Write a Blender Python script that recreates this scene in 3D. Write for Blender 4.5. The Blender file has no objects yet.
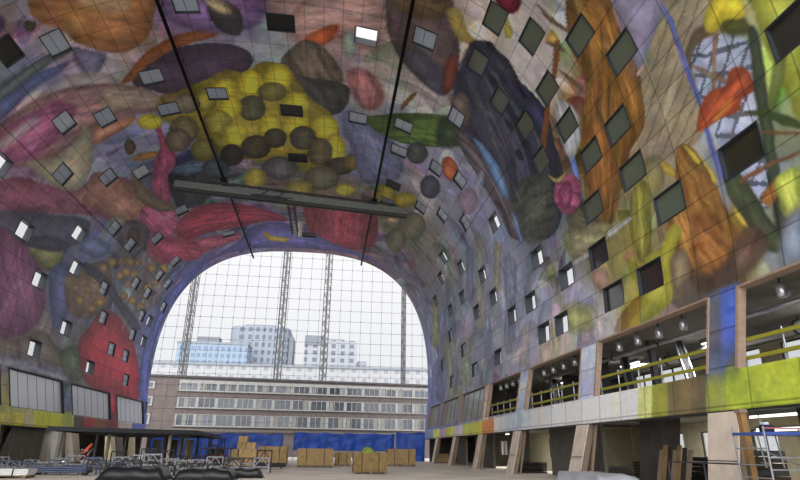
import bpy, math, random
import numpy as np
from math import sin, cos, pi, radians, sqrt, atan2, floor as ifloor
from mathutils import Vector, Matrix
random.seed(7)
col = bpy.context.scene.collection
# ------------------------------------------------------------------ hall profile
XC, HA, Z0, HB, PN, PK = -5.2, 20.0, 9.2, 21.5, 2.76, 0.095
def _profile(n=4000):
    pts = [(HA-PK*(Z0-z), z) for z in np.linspace(0, Z0, 200)[:-1]]
    for t in np.linspace(0, pi, n):
        ct, st = cos(t), sin(t)
        pts.append((HA*math.copysign(abs(ct)**(2/PN), ct), Z0+HB*max(st, 0)**(2/PN)))
    pts += [(-(HA-PK*(Z0-z)), z) for z in np.linspace(Z0, 0, 200)[1:]]
    P = np.array(pts)
    return P, np.r_[0, np.cumsum(np.hypot(*np.diff(P, axis=0).T))]
PR, PL = _profile(); SC = PL[-1]/2
def px_(s): return np.interp(SC-s, PL, PR[:, 0])+XC
def pz_(s): return np.interp(SC-s, PL, PR[:, 1])
def surf(s, y): return Vector((float(px_(s)), y, float(pz_(s))))
def surf_frame(s):
    a, b = surf(s-.3, 0), surf(s+.3, 0); t = (b-a).normalized()      # t along +s
    n = Vector((t.z, 0, -t.x))                                       # inward normal candidate
    c = Vector((XC, 0, 12))-surf(s, 0)
    if n.dot(c) < 0: n = -n
    return t, n
# ------------------------------------------------------------------ materials
def lin(c):
    c = [v/255 for v in c] if max(c) > 1 else list(c)
    return [v/12.92 if v <= .04045 else ((v+.055)/1.055)**2.4 for v in c]
MATS = {}
def mat(name, rgb, rough=.7, metal=0, var=.12, scale=2., spec=.3, alpha=None):
    if name in MATS: return MATS[name]
    m = bpy.data.materials.new(name); m.use_nodes = True; nt = m.node_tree; N = nt.nodes; L = nt.links
    b = N['Principled BSDF']; c = lin(rgb)
    b.inputs['Roughness'].default_value = rough; b.inputs['Metallic'].default_value = metal
    b.inputs['Specular IOR Level'].default_value = spec
    tc = N.new('ShaderNodeTexCoord'); nz = N.new('ShaderNodeTexNoise'); nz.inputs['Scale'].default_value = scale
    nz.inputs['Detail'].default_value = 5
    cr = N.new('ShaderNodeValToRGB')
    cr.color_ramp.elements[0].position = .3; cr.color_ramp.elements[1].position = .7
    cr.color_ramp.elements[0].color = [v*(1-var) for v in c]+[1]; cr.color_ramp.elements[1].color = [min(1, v*(1+var)) for v in c]+[1]
    L.new(tc.outputs['Object'], nz.inputs['Vector']); L.new(nz.outputs['Fac'], cr.inputs['Fac']); L.new(cr.outputs['Color'], b.inputs['Base Color'])
    MATS[name] = m; return m
def glass_mat(name, rgb, clear=.8, rough=.05):
    m = bpy.data.materials.new(name); m.use_nodes = True; nt = m.node_tree; N = nt.nodes; L = nt.links
    b = N['Principled BSDF']; b.inputs['Base Color'].default_value = lin(rgb)+[1]; b.inputs['Roughness'].default_value = rough
    b.inputs['Specular IOR Level'].default_value = .6
    t = N.new('ShaderNodeBsdfTransparent'); mx = N.new('ShaderNodeMixShader'); mx.inputs[0].default_value = clear
    L.new(b.outputs[0], mx.inputs[1]); L.new(t.outputs[0], mx.inputs[2]); L.new(mx.outputs[0], N['Material Output'].inputs['Surface'])
    return m
# ------------------------------------------------------------------ mesh builder
class MB:
    def __init__(s): s.v = []; s.f = []
    def quadbox(s, c8):
        i = len(s.v); s.v += [tuple(p) for p in c8]
        s.f += [tuple(i+k for k in q) for q in ((0,3,2,1),(4,5,6,7),(0,1,5,4),(1,2,6,5),(2,3,7,6),(3,0,4,7))]
        return s
    def box(s, x0, x1, y0, y1, z0, z1):
        x0, x1 = sorted((x0, x1)); y0, y1 = sorted((y0, y1)); z0, z1 = sorted((z0, z1))
        return s.quadbox([(x0,y0,z0),(x1,y0,z0),(x1,y1,z0),(x0,y1,z0),(x0,y0,z1),(x1,y0,z1),(x1,y1,z1),(x0,y1,z1)])
    def obox(s, o, u, v, w):    # corner o, edge vectors
        o, u, v, w = map(Vector, (o, u, v, w))
        return s.quadbox([o, o+u, o+u+v, o+v, o+w, o+u+w, o+u+v+w, o+v+w])
    def tube(s, a, b, r, n=6, r2=None):
        a, b = Vector(a), Vector(b); d = (b-a).normalized(); r2 = r if r2 is None else r2
        u = d.cross(Vector((0,0,1)) if abs(d.z) < .9 else Vector((1,0,0))).normalized(); w = d.cross(u)
        i = len(s.v)
        for p, rr in ((a, r), (b, r2)):
            for k in range(n):
                t = 2*pi*k/n; s.v.append(tuple(p+(u*cos(t)+w*sin(t))*rr))
        for k in range(n):
            k2 = (k+1) % n; s.f.append((i+k, i+k2, i+n+k2, i+n+k))
        s.f.append(tuple(i+k for k in range(n))[::-1]); s.f.append(tuple(i+n+k for k in range(n)))
        return s
    def lathe(s, c, prof, n=16):
        i = len(s.v); c = Vector(c)
        for r, z in prof:
            for k in range(n):
                t = 2*pi*k/n; s.v.append((c.x+r*cos(t), c.y+r*sin(t), c.z+z))
        for j in range(len(prof)-1):
            for k in range(n):
                k2 = (k+1) % n; s.f.append((i+j*n+k, i+j*n+k2, i+(j+1)*n+k2, i+(j+1)*n+k))
        s.f.append(tuple(i+k for k in range(n))[::-1]); s.f.append(tuple(i+(len(prof)-1)*n+k for k in range(n)))
        return s
    def build(s, name, m, parent=None, bevel=0, smooth=False):
        me = bpy.data.meshes.new(name); me.from_pydata(s.v, [], s.f); me.update()
        if smooth: me.polygons.foreach_set('use_smooth', [True]*len(me.polygons))
        me.materials.append(m)
        o = bpy.data.objects.new(name, me); col.objects.link(o)
        if parent:
            o.parent = parent; pm = parent.matrix_world if parent.parent is None else parent.matrix_world
            loc = parent['_loc'] if '_loc' in parent.keys() else (0, 0, 0)
            o.matrix_parent_inverse = Matrix.Translation(Vector(loc)).inverted()
        if bevel:
            b = o.modifiers.new('bevel', 'BEVEL'); b.width = bevel; b.segments = 2
        return o
def tag(o, label=None, cat=None, group=None, kind=None):
    if label: o['label'] = label
    if cat: o['category'] = cat
    if group: o['group'] = group
    if kind: o['kind'] = kind
    return o
def empty(name, loc, label, cat, group=None):
    o = bpy.data.objects.new(name, None); col.objects.link(o); o.location = loc; o['_loc'] = list(loc)
    o.empty_display_size = .2
    return tag(o, label, cat, group)
def copy_tree(o, shift, label=None, group=None, rz=0):
    c = o.copy(); col.objects.link(c); c.location = Vector(o.location)+Vector(shift); c.rotation_euler.z = rz
    if label: c['label'] = label
    if group: c['group'] = group
    for ch in list(o.children):
        d = ch.copy(); col.objects.link(d); d.parent = c; d.matrix_parent_inverse = ch.matrix_parent_inverse.copy()
        for g in list(ch.children):
            e = g.copy(); col.objects.link(e); e.parent = d; e.matrix_parent_inverse = g.matrix_parent_inverse.copy()
    return c
def struct(o): o['kind'] = 'structure'; return o
def noise2(x, y, seed=0):
    xi = np.floor(x).astype(np.int64); yi = np.floor(y).astype(np.int64); fx = x-xi; fy = y-yi
    fx = fx*fx*(3-2*fx); fy = fy*fy*(3-2*fy)
    def h(a, b):
        n = (a*374761393+b*668265263+seed*974711) & 0xffffffff
        n = ((n ^ (n >> 13))*1274126177) & 0xffffffff
        return ((n ^ (n >> 16)) & 0xffff)/65535.
    return (h(xi, yi)*(1-fx)+h(xi+1, yi)*fx)*(1-fy)+(h(xi, yi+1)*(1-fx)+h(xi+1, yi+1)*fx)*fy
def fbm(x, y, seed=0, o=4):
    r = 0; a = .5; t = 0
    for k in range(o): r = r+a*noise2(x*2**k, y*2**k, seed+k); t += a; a *= .55
    return r/t-.5
# ------------------------------------------------------------------ the painted lining: traced patches of colour (s along the arch, y along the hall)
CTRL = [[-16.3,29.2,110,98,100],[-16.1,30.6,120,108,108],[-15.0,35.4,125,118,132],[-12.9,37.8,140,134,138],[-17.2,35.2,100,100,135],[-20.2,35.4,85,88,125],[-19.7,36.6,150,110,135],[-10.0,37.8,120,110,115],[-6.6,32.9,115,95,130],[-2.5,32.7,115,100,125],[1.8,32.1,140,122,125],[5.0,32.5,145,120,118],[7.0,30.9,135,125,110],[7.4,40.2,148,135,135],[-0.8,37.4,130,138,150],[5.6,38.1,135,115,125],[16.0,36.5,130,125,130],[11.3,39.4,160,152,148],[8.2,35.9,150,140,135],[19.1,27.1,160,152,152],[19.0,23.7,150,140,140],[14.0,27.3,155,145,130],[5.9,47.2,120,122,150],[9.3,51.5,110,118,158],[10.4,43.1,125,130,150],[15.2,45.7,125,128,150],[14.4,53.4,130,128,140],[19.3,45.3,120,122,155],[20.6,52.4,115,120,140],[25.7,44.6,118,124,150],[17.9,61.8,110,108,100],[13.7,66.2,90,90,80],[28.7,43.6,120,126,150],[30.1,58.2,112,115,135],[31.9,37.8,122,128,152],[34.1,31.5,128,130,150],[35.6,29.0,150,145,145],[34.7,42.8,130,130,150],[34.7,55.0,115,120,140],[35.4,34.7,150,138,130],[34.6,75.8,85,95,140],[27.1,73.2,75,80,105],[37.1,76.8,80,95,150],[24.0,25.5,125,90,45],[25.6,22.1,120,105,80],[27.8,22.4,115,100,80],[27.4,19.6,115,108,88],[25.9,17.4,110,100,80],[29.1,17.0,135,140,160],[29.6,14.0,120,128,50],[32.0,14.5,95,100,75],[33.0,16.2,110,115,140],[34.3,15.1,100,110,80],[35.4,15.8,100,105,115],[34.4,18.7,110,85,55],[36.2,17.9,75,62,52],[35.8,20.9,80,70,60],[30.4,27.8,100,92,62],[32.2,26.1,115,108,55],[30.3,33.5,100,100,110],[35.2,24.8,130,125,50],[27.3,35.8,85,90,105],[-14.0,45.6,115,115,150],[-16.3,46.8,112,115,148],[-11.8,55.1,60,65,85],[-11.3,60.3,90,95,125],[-22.7,40.7,140,125,150],[-22.2,38.6,150,120,150],[-26.1,42.6,95,85,115],[-25.0,50.1,85,85,110],[-22.1,55.8,105,115,150],[-23.9,55.7,95,105,140],[-15.8,65.6,95,85,110],[-14.0,75.6,90,75,110],[-6.7,73.5,95,95,150],[-8.8,69.3,95,85,120],[5.7,75.9,110,70,85],[0.0,73.5,100,90,120],[13.3,74.7,80,75,95],[11.3,64.3,110,100,70],[4.1,62.7,120,100,80],[-1.8,61.0,95,90,80],[-30.4,47.2,105,75,100],[-32.6,52.8,110,100,105],[-34.9,49.5,112,100,98],[-35.8,55.1,112,112,125],[-29.5,54.0,90,95,130],[-35.1,60.4,88,98,80],[-25.2,66.1,85,88,105],[-22.9,74.3,90,88,85],[-21.1,63.1,80,80,85],[-27.1,80.3,80,85,140],[-19.0,81.2,75,78,130],[-34.8,84.1,75,85,135],[-29.5,82.6,85,90,135],[-40.3,49.5,150,150,80],[-40.1,54.4,170,170,60],[-40.7,52.9,160,150,100],[-38.1,59.1,100,105,140],[-40.1,65.6,110,60,50],[-37.7,71.5,150,40,55],[-39.9,72.0,90,50,60],[-39.8,78.4,90,100,140]]
SHAPES = [
["k",[150,98,58],0.12,1.0,0.22,[-15.3,30.1,-14.1,29.4,-8.1,31.0,-8.4,33.2,-9.5,35.4,-11.1,36.4,-12.6,35.9,-13.9,34.3,-14.3,32.7,-15.2,31.6]],
["m",[185,135,70],0.8,0.7,0.15,[-13.68,31.18,-12.56,31.23,-12.5,33.11,-13.29,34.45,-13.88,33.53]],
["k",[175,150,120],0.3,0.6,0.3,[-12.4,30.2,-9.6,30.8,-9.9,32.7,-11.6,32.0,-12.5,31.2]],
["m",[62,62,42],0.12,1.0,0.15,[-15.56,31.56,-15.74,31.76,-15.97,31.81,-16.15,31.68,-16.22,31.43,-16.15,31.15,-15.98,30.96,-15.75,30.92,-15.57,31.04,-15.49,31.28]],
["m",[75,50,100],0.3,1.0,0.15,[-17.0,30.37,-17.25,30.64,-17.53,30.7,-17.73,30.54,-17.77,30.22,-17.64,29.87,-17.39,29.61,-17.12,29.54,-16.92,29.69,-16.87,30.0]],
["k",[78,88,90],0.12,1.0,0.15,[-20.1,34.0,-18.2,34.0,-16.1,34.0,-14.2,34.4,-14.1,34.8,-16.0,34.8,-17.8,35.0,-19.5,35.0,-20.7,34.7]],
["m",[82,88,135],0.3,1.0,0.15,[-20.66,34.74,-19.32,34.97,-17.64,34.93,-16.02,35.24,-15.03,35.54,-15.98,35.94,-17.98,35.95,-20.31,36.15,-21.4,35.69]],
["m",[105,102,135],0.3,1.0,0.15,[-14.37,34.68,-12.8,35.77,-12.83,36.65,-14.42,38.07,-14.72,36.2]],
["m",[158,150,148],0.4,0.8,0.15,[-17.53,36.64,-15.57,36.73,-13.63,37.62,-12.8,39.61,-14.94,38.95,-16.96,37.95,-19.29,37.42]],
["k",[150,110,115],0.12,1.0,0.25,[-22.0,36.3,-19.7,36.6,-17.1,37.3,-14.7,38.4,-12.5,39.8,-10.9,41.3,-10.3,43.6,-11.0,44.5,-12.6,44.0,-14.8,43.3,-16.3,43.4,-17.9,43.5,-19.9,43.0,-22.0,41.3,-23.8,38.2]],
["k",[160,85,125],0.5,1.0,0.3,[-22.4,36.8,-20.5,37.1,-18.6,37.7,-17.0,38.4,-16.7,40.1,-18.7,41.3,-21.3,41.1,-23.6,38.1]],
["k",[172,168,168],0.3,0.7,0.15,[-22.6,37.3,-21.3,37.4,-19.5,38.0,-19.3,38.7,-21.3,38.5,-22.7,37.9]],
["k",[165,150,130],0.3,0.8,0.25,[-14.4,39.6,-11.9,40.4,-10.6,42.3,-10.9,44.0,-13.1,43.0,-14.8,42.4]],
["m",[168,160,135],0.12,1.0,0.12,[-16.77,41.99,-16.86,44.08,-18.31,46.94,-19.71,48.06,-20.99,47.83,-21.71,45.7,-22.02,42.59,-21.99,40.66,-20.7,42.43,-18.91,43.11,-17.71,42.76]],
["k",[155,88,115],0.12,1.0,0.25,[-24.8,39.3,-23.2,40.9,-22.2,44.0,-21.2,47.4,-19.8,48.4,-18.5,48.0,-17.1,50.8,-16.0,54.0,-15.8,60.5,-17.4,62.0,-19.8,57.4,-21.2,52.9,-22.6,49.4,-24.7,44.4,-26.4,40.6]],
["k",[165,115,98],0.4,1.0,0.2,[-19.6,48.6,-18.3,48.3,-17.1,51.3,-16.7,55.0,-16.9,60.7,-19.7,57.1,-20.4,52.5,-21.4,48.7]],
["k",[180,120,95],0.2,1.0,0.15,[-16.5,43.2,-15.0,43.4,-13.0,44.0,-13.9,45.0,-15.9,45.2,-17.1,45.0]],
["m",[88,85,108],0.3,1.0,0.15,[-26.35,40.61,-24.69,44.36,-22.75,49.53,-21.9,52.86,-23.49,53.88,-25.68,50.81,-26.91,46.39,-28.07,41.91]],
["m",[78,62,45],0.12,1.0,0.15,[-14.3,48.3,-14.61,48.89,-14.98,49.08,-15.25,48.79,-15.33,48.16,-15.18,47.45,-14.88,46.91,-14.53,46.72,-14.26,46.97,-14.17,47.56]],
["m",[150,100,45],0.1,1.0,0.15,[-15.14,49.57,-13.46,49.99,-12.66,50.62,-13.0,51.15,-14.68,50.64]],
["k",[170,70,110],0.12,1.0,0.3,[-12.0,45.0,-11.5,46.3,-11.8,50.4,-11.4,52.0,-12.7,55.5,-14.2,60.3,-15.2,59.6,-15.2,56.5,-13.8,52.3,-12.5,50.0,-12.1,47.3]],
["k",[165,75,115],0.12,1.0,0.3,[-17.6,58.8,-16.1,58.4,-14.6,60.9,-14.4,64.5,-15.3,68.0,-17.3,68.1,-18.1,63.8,-18.2,61.1]],
["m",[112,98,78],0.12,1.0,0.15,[-15.83,51.21,-15.67,53.58,-15.27,57.68,-14.14,62.64,-15.85,61.51,-16.64,58.1,-16.91,55.4]],
["k",[45,50,65],0.12,1.0,0.35,[-13.1,55.4,-11.1,54.4,-8.4,54.9,-8.7,60.4,-11.6,64.3,-13.8,63.1,-13.9,60.1]],
["k",[95,115,145],0.2,1.0,0.3,[-12.5,54.5,-10.0,53.9,-8.6,54.9,-9.4,56.4,-11.6,56.6]],
["k",[160,48,78],0.12,1.0,0.3,[-15.7,68.0,-13.5,65.2,-11.0,64.5,-7.6,65.9,-3.9,68.6,-1.5,71.8,-5.0,72.7,-8.8,73.9,-12.0,72.9,-14.8,72.5]],
["k",[178,80,110],0.12,1.0,0.25,[-18.8,65.0,-16.8,66.8,-14.8,72.5,-11.7,74.8,-8.4,75.6,-9.1,78.5,-12.5,78.9,-16.1,77.6,-19.1,73.4,-19.9,68.3]],
["m",[80,72,82],0.12,1.0,0.3,[-18.19,64.22,-19.07,65.13,-20.18,64.35,-21.02,62.29,-21.29,59.99,-20.93,58.33,-20.1,57.76,-19.1,58.36,-18.27,59.97,-17.9,62.17]],
["m",[70,52,48],0.12,1.0,0.15,[-19.11,62.98,-19.61,63.63,-20.14,63.49,-20.49,62.67,-20.52,61.52,-20.24,60.5,-19.75,59.95,-19.25,60.03,-18.9,60.74,-18.84,61.86]],
["m",[135,125,115],0.3,1.0,0.15,[-19.41,58.13,-19.81,58.48,-20.29,58.19,-20.66,57.39,-20.77,56.43,-20.59,55.68,-20.21,55.39,-19.75,55.65,-19.38,56.36,-19.25,57.31]],
["m",[70,58,78],0.12,1.0,0.2,[-11.92,39.8,-10.22,38.19,-8.12,36.99,-5.57,36.36,-3.16,36.59,-2.23,37.68,-2.58,39.22,-4.31,41.23,-6.52,42.62,-8.5,42.93,-10.32,41.98,-11.23,40.92]],
["k",[150,85,45],0.12,1.0,0.2,[-12.7,39.5,-11.6,38.4,-9.8,36.7,-7.8,35.6,-5.8,34.9,-4.3,34.8,-4.8,35.7,-6.7,36.4,-8.5,37.2,-10.3,38.4,-11.7,39.6]],
["k",[115,88,140],0.6,1.0,0.25,[-7.6,31.0,-0.7,30.6,-1.1,33.7,-2.8,34.8,-4.9,35.2,-6.4,34.9,-7.4,34.0,-7.9,32.6]],
["m",[62,58,65],0.12,1.0,0.5,[-4.76,32.49,-3.57,31.85,-2.59,32.52,-2.4,33.69,-2.84,35.32,-3.85,35.3,-4.54,34.27]],
["k",[160,140,110],0.2,1.0,0.4,[-4.7,31.7,-3.4,32.0,-3.1,33.2,-4.3,33.0]],
["k",[165,125,120],0.8,0.8,0.3,[-0.3,31.5,7.5,29.1,8.2,33.1,7.2,35.3,5.4,35.1,2.4,35.7,0.9,35.2]],
["m",[175,80,40],0.3,1.0,0.4,[2.01,35.0,3.0,33.96,3.88,33.27,4.47,33.24,4.19,34.59,3.28,35.68,2.52,35.59]],
["m",[140,160,150],0.4,1.0,0.15,[4.86,34.11,5.5,33.41,5.98,35.27,5.5,36.83,4.91,35.79]],
["k",[160,100,100],0.5,1.0,0.3,[5.2,38.5,6.5,37.5,7.9,38.6,8.7,40.8,8.0,42.9,6.9,43.1,5.9,41.4]],
["k",[105,92,80],0.12,1.0,0.3,[0.0,37.9,1.3,35.8,2.2,35.2,3.5,35.9,4.6,37.7,5.1,39.8,3.1,40.3,1.4,40.0,0.5,39.4]],
["k",[66,64,62],0.12,1.0,0.25,[0.6,39.6,2.3,39.9,5.1,40.1,5.7,41.4,5.0,44.4,2.6,45.6,1.6,44.0,0.8,41.8]],
["m",[160,145,40],0.12,1.0,0.3,[-10.71,42.84,-8.92,42.25,-6.45,40.93,-4.62,39.62,-3.05,39.79,-1.53,38.34,0.28,38.6,1.39,41.0,2.36,43.05,3.97,44.63,4.99,48.41,5.31,53.0,2.95,56.89,-0.35,56.49,-4.5,55.01,-7.19,53.68,-8.72,50.27,-10.17,47.56,-11.07,45.47]],
["m",[120,95,50],0.3,0.8,0.15,[-10.42,42.37,-8.37,42.37,-7.41,43.72,-8.61,45.37,-10.22,44.87]],
["m",[196,180,35],0.12,1.0,0.16,[0.76,40.12,0.46,41.39,-0.19,42.28,-0.94,42.38,-1.47,41.66,-1.58,40.44,-1.24,39.22,-0.61,38.44,0.09,38.34,0.61,38.96]],
["m",[196,180,35],0.12,1.0,0.16,[-1.74,41.29,-2.08,42.52,-2.73,43.34,-3.43,43.4,-3.89,42.67,-3.93,41.49,-3.57,40.33,-2.95,39.61,-2.29,39.54,-1.83,40.17]],
["m",[196,180,35],0.12,1.0,0.16,[-3.97,42.35,-4.32,43.41,-4.93,44.09,-5.57,44.08,-5.97,43.4,-5.98,42.36,-5.61,41.37,-5.03,40.78,-4.42,40.76,-4.02,41.35]],
["m",[150,140,45],0.12,1.0,0.16,[-5.99,43.85,-6.37,44.93,-7.01,45.56,-7.64,45.47,-8.01,44.71,-7.98,43.63,-7.58,42.64,-6.98,42.09,-6.37,42.14,-5.99,42.79]],
["m",[120,112,95],0.12,1.0,0.16,[-7.53,44.32,-7.93,45.17,-8.63,45.61,-9.34,45.41,-9.78,44.69,-9.78,43.78,-9.37,43.02,-8.71,42.66,-8.03,42.8,-7.57,43.41]],
["m",[112,108,48],0.12,1.0,0.16,[0.22,42.18,-0.09,43.1,-0.8,43.76,-1.62,43.87,-2.23,43.38,-2.38,42.51,-2.04,41.63,-1.36,41.03,-0.57,40.92,0.03,41.35]],
["m",[82,84,58],0.12,1.0,0.16,[-1.84,44.92,-2.21,46.23,-2.95,47.11,-3.76,47.17,-4.29,46.38,-4.36,45.12,-3.96,43.9,-3.25,43.14,-2.5,43.07,-1.96,43.73]],
["m",[196,180,35],0.12,1.0,0.16,[2.17,43.71,1.89,44.89,1.22,45.72,0.42,45.84,-0.18,45.2,-0.35,44.09,-0.03,42.95,0.62,42.21,1.37,42.1,1.96,42.65]],
["m",[196,180,35],0.12,1.0,0.16,[2.27,47.39,1.94,48.86,1.11,49.9,0.13,50.04,-0.61,49.24,-0.8,47.86,-0.42,46.46,0.38,45.55,1.29,45.41,2.01,46.09]],
["m",[196,180,35],0.12,1.0,0.16,[4.86,47.15,4.63,48.64,3.95,49.73,3.08,49.93,2.39,49.15,2.16,47.77,2.45,46.36,3.11,45.42,3.91,45.25,4.58,45.88]],
["m",[196,180,35],0.12,1.0,0.16,[-0.54,48.19,-0.88,49.66,-1.6,50.67,-2.41,50.76,-2.96,49.9,-3.04,48.48,-2.66,47.08,-1.97,46.2,-1.22,46.11,-0.68,46.84]],
["m",[196,180,35],0.12,1.0,0.16,[-4.0,45.11,-4.38,46.38,-5.04,47.19,-5.72,47.18,-6.12,46.35,-6.11,45.1,-5.72,43.92,-5.09,43.21,-4.46,43.2,-4.04,43.9]],
["m",[140,135,45],0.12,1.0,0.16,[-5.24,47.48,-5.71,48.83,-6.55,49.63,-7.4,49.51,-7.92,48.54,-7.92,47.19,-7.43,45.99,-6.65,45.32,-5.84,45.38,-5.3,46.17]],
["m",[196,180,35],0.12,1.0,0.16,[-3.99,50.03,-4.42,51.54,-5.19,52.49,-5.99,52.45,-6.47,51.44,-6.47,49.95,-6.02,48.57,-5.29,47.76,-4.54,47.77,-4.05,48.6]],
["m",[196,180,35],0.12,1.0,0.16,[-11.15,46.09,-11.53,46.69,-12.16,46.82,-12.77,46.43,-13.14,45.68,-13.12,44.92,-12.74,44.42,-12.15,44.33,-11.55,44.65,-11.16,45.31]],
["m",[105,95,60],0.12,1.0,0.16,[-8.45,48.48,-9.0,49.85,-9.86,50.51,-10.66,50.15,-11.08,48.98,-10.99,47.54,-10.44,46.38,-9.64,45.83,-8.88,46.07,-8.42,47.04]],
["m",[95,82,65],0.12,1.0,0.16,[-9.52,50.01,-10.02,51.18,-10.77,51.7,-11.46,51.3,-11.82,50.22,-11.72,48.95,-11.23,47.94,-10.53,47.51,-9.86,47.79,-9.47,48.71]],
["m",[112,108,48],0.12,1.0,0.16,[-7.31,52.61,-7.81,53.99,-8.66,54.71,-9.49,54.41,-9.96,53.26,-9.91,51.82,-9.4,50.62,-8.61,50.03,-7.82,50.23,-7.32,51.18]],
["m",[52,50,42],0.12,1.0,0.16,[-4.98,53.9,-5.4,55.32,-6.15,56.17,-6.92,56.06,-7.38,55.06,-7.38,53.65,-6.94,52.37,-6.23,51.64,-5.51,51.7,-5.03,52.53]],
["m",[70,65,48],0.12,1.0,0.16,[-2.02,52.06,-2.46,53.59,-3.34,54.62,-4.31,54.66,-4.97,53.7,-5.06,52.22,-4.59,50.8,-3.75,49.94,-2.84,49.88,-2.18,50.66]],
["m",[66,62,45],0.12,1.0,0.16,[-0.27,50.03,-0.58,51.24,-1.24,52.07,-2.0,52.16,-2.55,51.48,-2.66,50.32,-2.32,49.17,-1.68,48.43,-0.96,48.33,-0.43,48.93]],
["m",[78,74,55],0.12,1.0,0.16,[2.72,49.55,2.42,51.0,1.68,52.03,0.79,52.18,0.12,51.38,-0.07,50.0,0.27,48.61,0.98,47.71,1.81,47.58,2.47,48.26]],
["m",[196,180,35],0.12,1.0,0.16,[5.68,51.16,5.53,53.23,4.97,54.74,4.23,54.96,3.63,53.8,3.41,51.81,3.62,49.86,4.16,48.6,4.83,48.42,5.4,49.36]],
["m",[92,85,55],0.12,1.0,0.16,[4.34,52.0,4.1,53.86,3.4,55.2,2.53,55.39,1.85,54.35,1.63,52.59,1.94,50.83,2.61,49.7,3.41,49.53,4.07,50.38]],
["m",[70,66,48],0.12,1.0,0.16,[6.77,54.23,6.52,55.58,5.72,56.71,4.68,57.07,3.83,56.51,3.51,55.33,3.82,54.04,4.61,53.1,5.59,52.78,6.41,53.18]],
["m",[120,100,45],0.12,1.0,0.16,[7.37,53.04,7.24,54.17,6.79,55.06,6.18,55.33,5.67,54.84,5.45,53.84,5.6,52.74,6.05,51.95,6.62,51.72,7.13,52.12]],
["m",[92,88,95],0.12,1.0,0.16,[0.53,56.36,0.07,58.15,-1.02,59.42,-2.3,59.57,-3.22,58.54,-3.42,56.83,-2.89,55.16,-1.84,54.08,-0.67,53.93,0.24,54.77]],
["m",[98,95,75],0.12,1.0,0.16,[5.22,57.75,4.86,59.71,3.81,61.22,2.49,61.53,1.45,60.53,1.11,58.74,1.55,56.91,2.57,55.68,3.79,55.4,4.8,56.15]],
["m",[170,155,45],0.12,1.0,0.16,[-3.11,59.28,-3.52,60.84,-4.32,61.84,-5.17,61.81,-5.73,60.78,-5.79,59.25,-5.35,57.82,-4.6,56.97,-3.79,56.96,-3.23,57.81]],
["m",[70,85,100],0.12,1.0,0.16,[-6.83,56.67,-7.3,57.84,-8.16,58.42,-9.04,58.11,-9.6,57.08,-9.63,55.83,-9.16,54.82,-8.35,54.37,-7.51,54.58,-6.92,55.43]],
["m",[150,135,50],0.12,1.0,0.16,[2.2,61.2,1.86,62.58,0.98,63.58,-0.08,63.74,-0.88,63.01,-1.12,61.73,-0.73,60.4,0.13,59.51,1.13,59.35,1.91,59.98]],
["m",[196,180,35],0.12,1.0,0.16,[7.07,60.13,6.89,61.2,6.32,62.11,5.57,62.42,4.95,62.03,4.7,61.12,4.91,60.08,5.48,59.29,6.2,59.0,6.8,59.31]],
["k",[110,118,160],0.5,1.0,0.15,[5.3,43.9,7.9,44.9,10.9,47.9,12.0,52.6,10.3,55.8,7.8,57.6,6.3,50.9,5.2,47.4]],
["k",[88,120,48],0.12,1.0,0.25,[7.0,44.6,9.0,43.1,13.7,39.6,16.2,37.7,17.5,37.5,17.7,38.7,16.5,41.4,13.8,44.8,11.1,46.7,8.6,46.3]],
["m",[50,72,42],0.6,1.0,0.15,[13.83,39.96,16.02,37.87,17.49,37.48,17.72,38.7,16.46,41.45,14.53,43.88]],
["m",[85,72,72],0.12,1.0,0.25,[7.86,28.84,11.47,27.23,12.66,29.17,13.58,31.49,14.06,34.27,13.91,36.19,13.21,37.22,11.69,36.95,9.76,35.62,8.48,33.69,7.86,31.43]],
["m",[75,78,98],0.8,0.8,0.15,[9.47,34.7,10.73,33.45,12.75,34.4,13.75,36.33,13.02,37.24,11.49,36.83]],
["m",[95,75,50],0.6,1.0,0.15,[8.01,28.96,11.12,27.59,11.98,28.86,10.92,30.22,8.76,30.5]],
["m",[112,52,42],0.3,1.0,0.15,[12.82,33.18,13.49,32.1,14.04,34.54,13.83,36.26,13.29,36.75,12.97,34.96]],
["m",[160,140,62],0.25,1.0,0.15,[11.85,28.94,12.72,28.21,13.91,29.7,15.7,29.47,18.04,29.82,18.69,30.04,17.95,30.7,16.09,30.53,13.99,30.54,13.22,30.73]],
["m",[165,150,60],0.12,1.0,0.15,[15.79,27.21,15.91,26.49,16.68,27.3,16.32,27.91]],
["m",[172,140,60],0.12,1.0,0.15,[18.78,25.63,18.87,24.68,19.72,24.78,19.38,25.49]],
["m",[128,80,35],0.08,1.0,0.15,[10.31,40.85,11.05,38.47,11.28,38.74,10.49,41.5]],
["k",[52,54,72],0.12,1.0,0.35,[14.0,31.7,14.1,30.3,14.7,29.6,15.4,29.1,16.3,29.3,17.3,29.3,18.9,29.9,20.5,29.5,21.7,29.4,23.9,30.3,26.4,31.0,28.0,32.5,28.3,34.8,26.9,38.1,24.4,39.5,21.8,40.1,18.7,40.5,16.2,39.9,14.6,38.0,14.0,34.6]],
["m",[105,90,85],0.2,1.0,0.3,[14.13,37.06,14.82,35.31,15.83,35.97,16.35,38.21,15.37,38.62]],
["k",[88,78,84],0.25,1.0,0.4,[15.1,38.9,16.4,39.0,19.6,39.1,22.6,39.0,25.3,38.8,27.1,37.8,25.8,41.3,23.4,42.2,19.7,42.6,16.8,41.7]],
["k",[92,88,98],0.15,0.8,0.4,[14.7,33.7,15.0,33.1,17.1,35.2,19.9,37.0,23.2,38.7,23.0,39.5,19.5,37.9,16.7,35.9]],
["k",[78,76,92],0.15,0.8,0.4,[15.2,32.7,15.5,32.2,17.8,33.8,21.0,35.2,24.1,36.7,23.9,37.4,20.6,36.1,17.4,34.5]],
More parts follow.
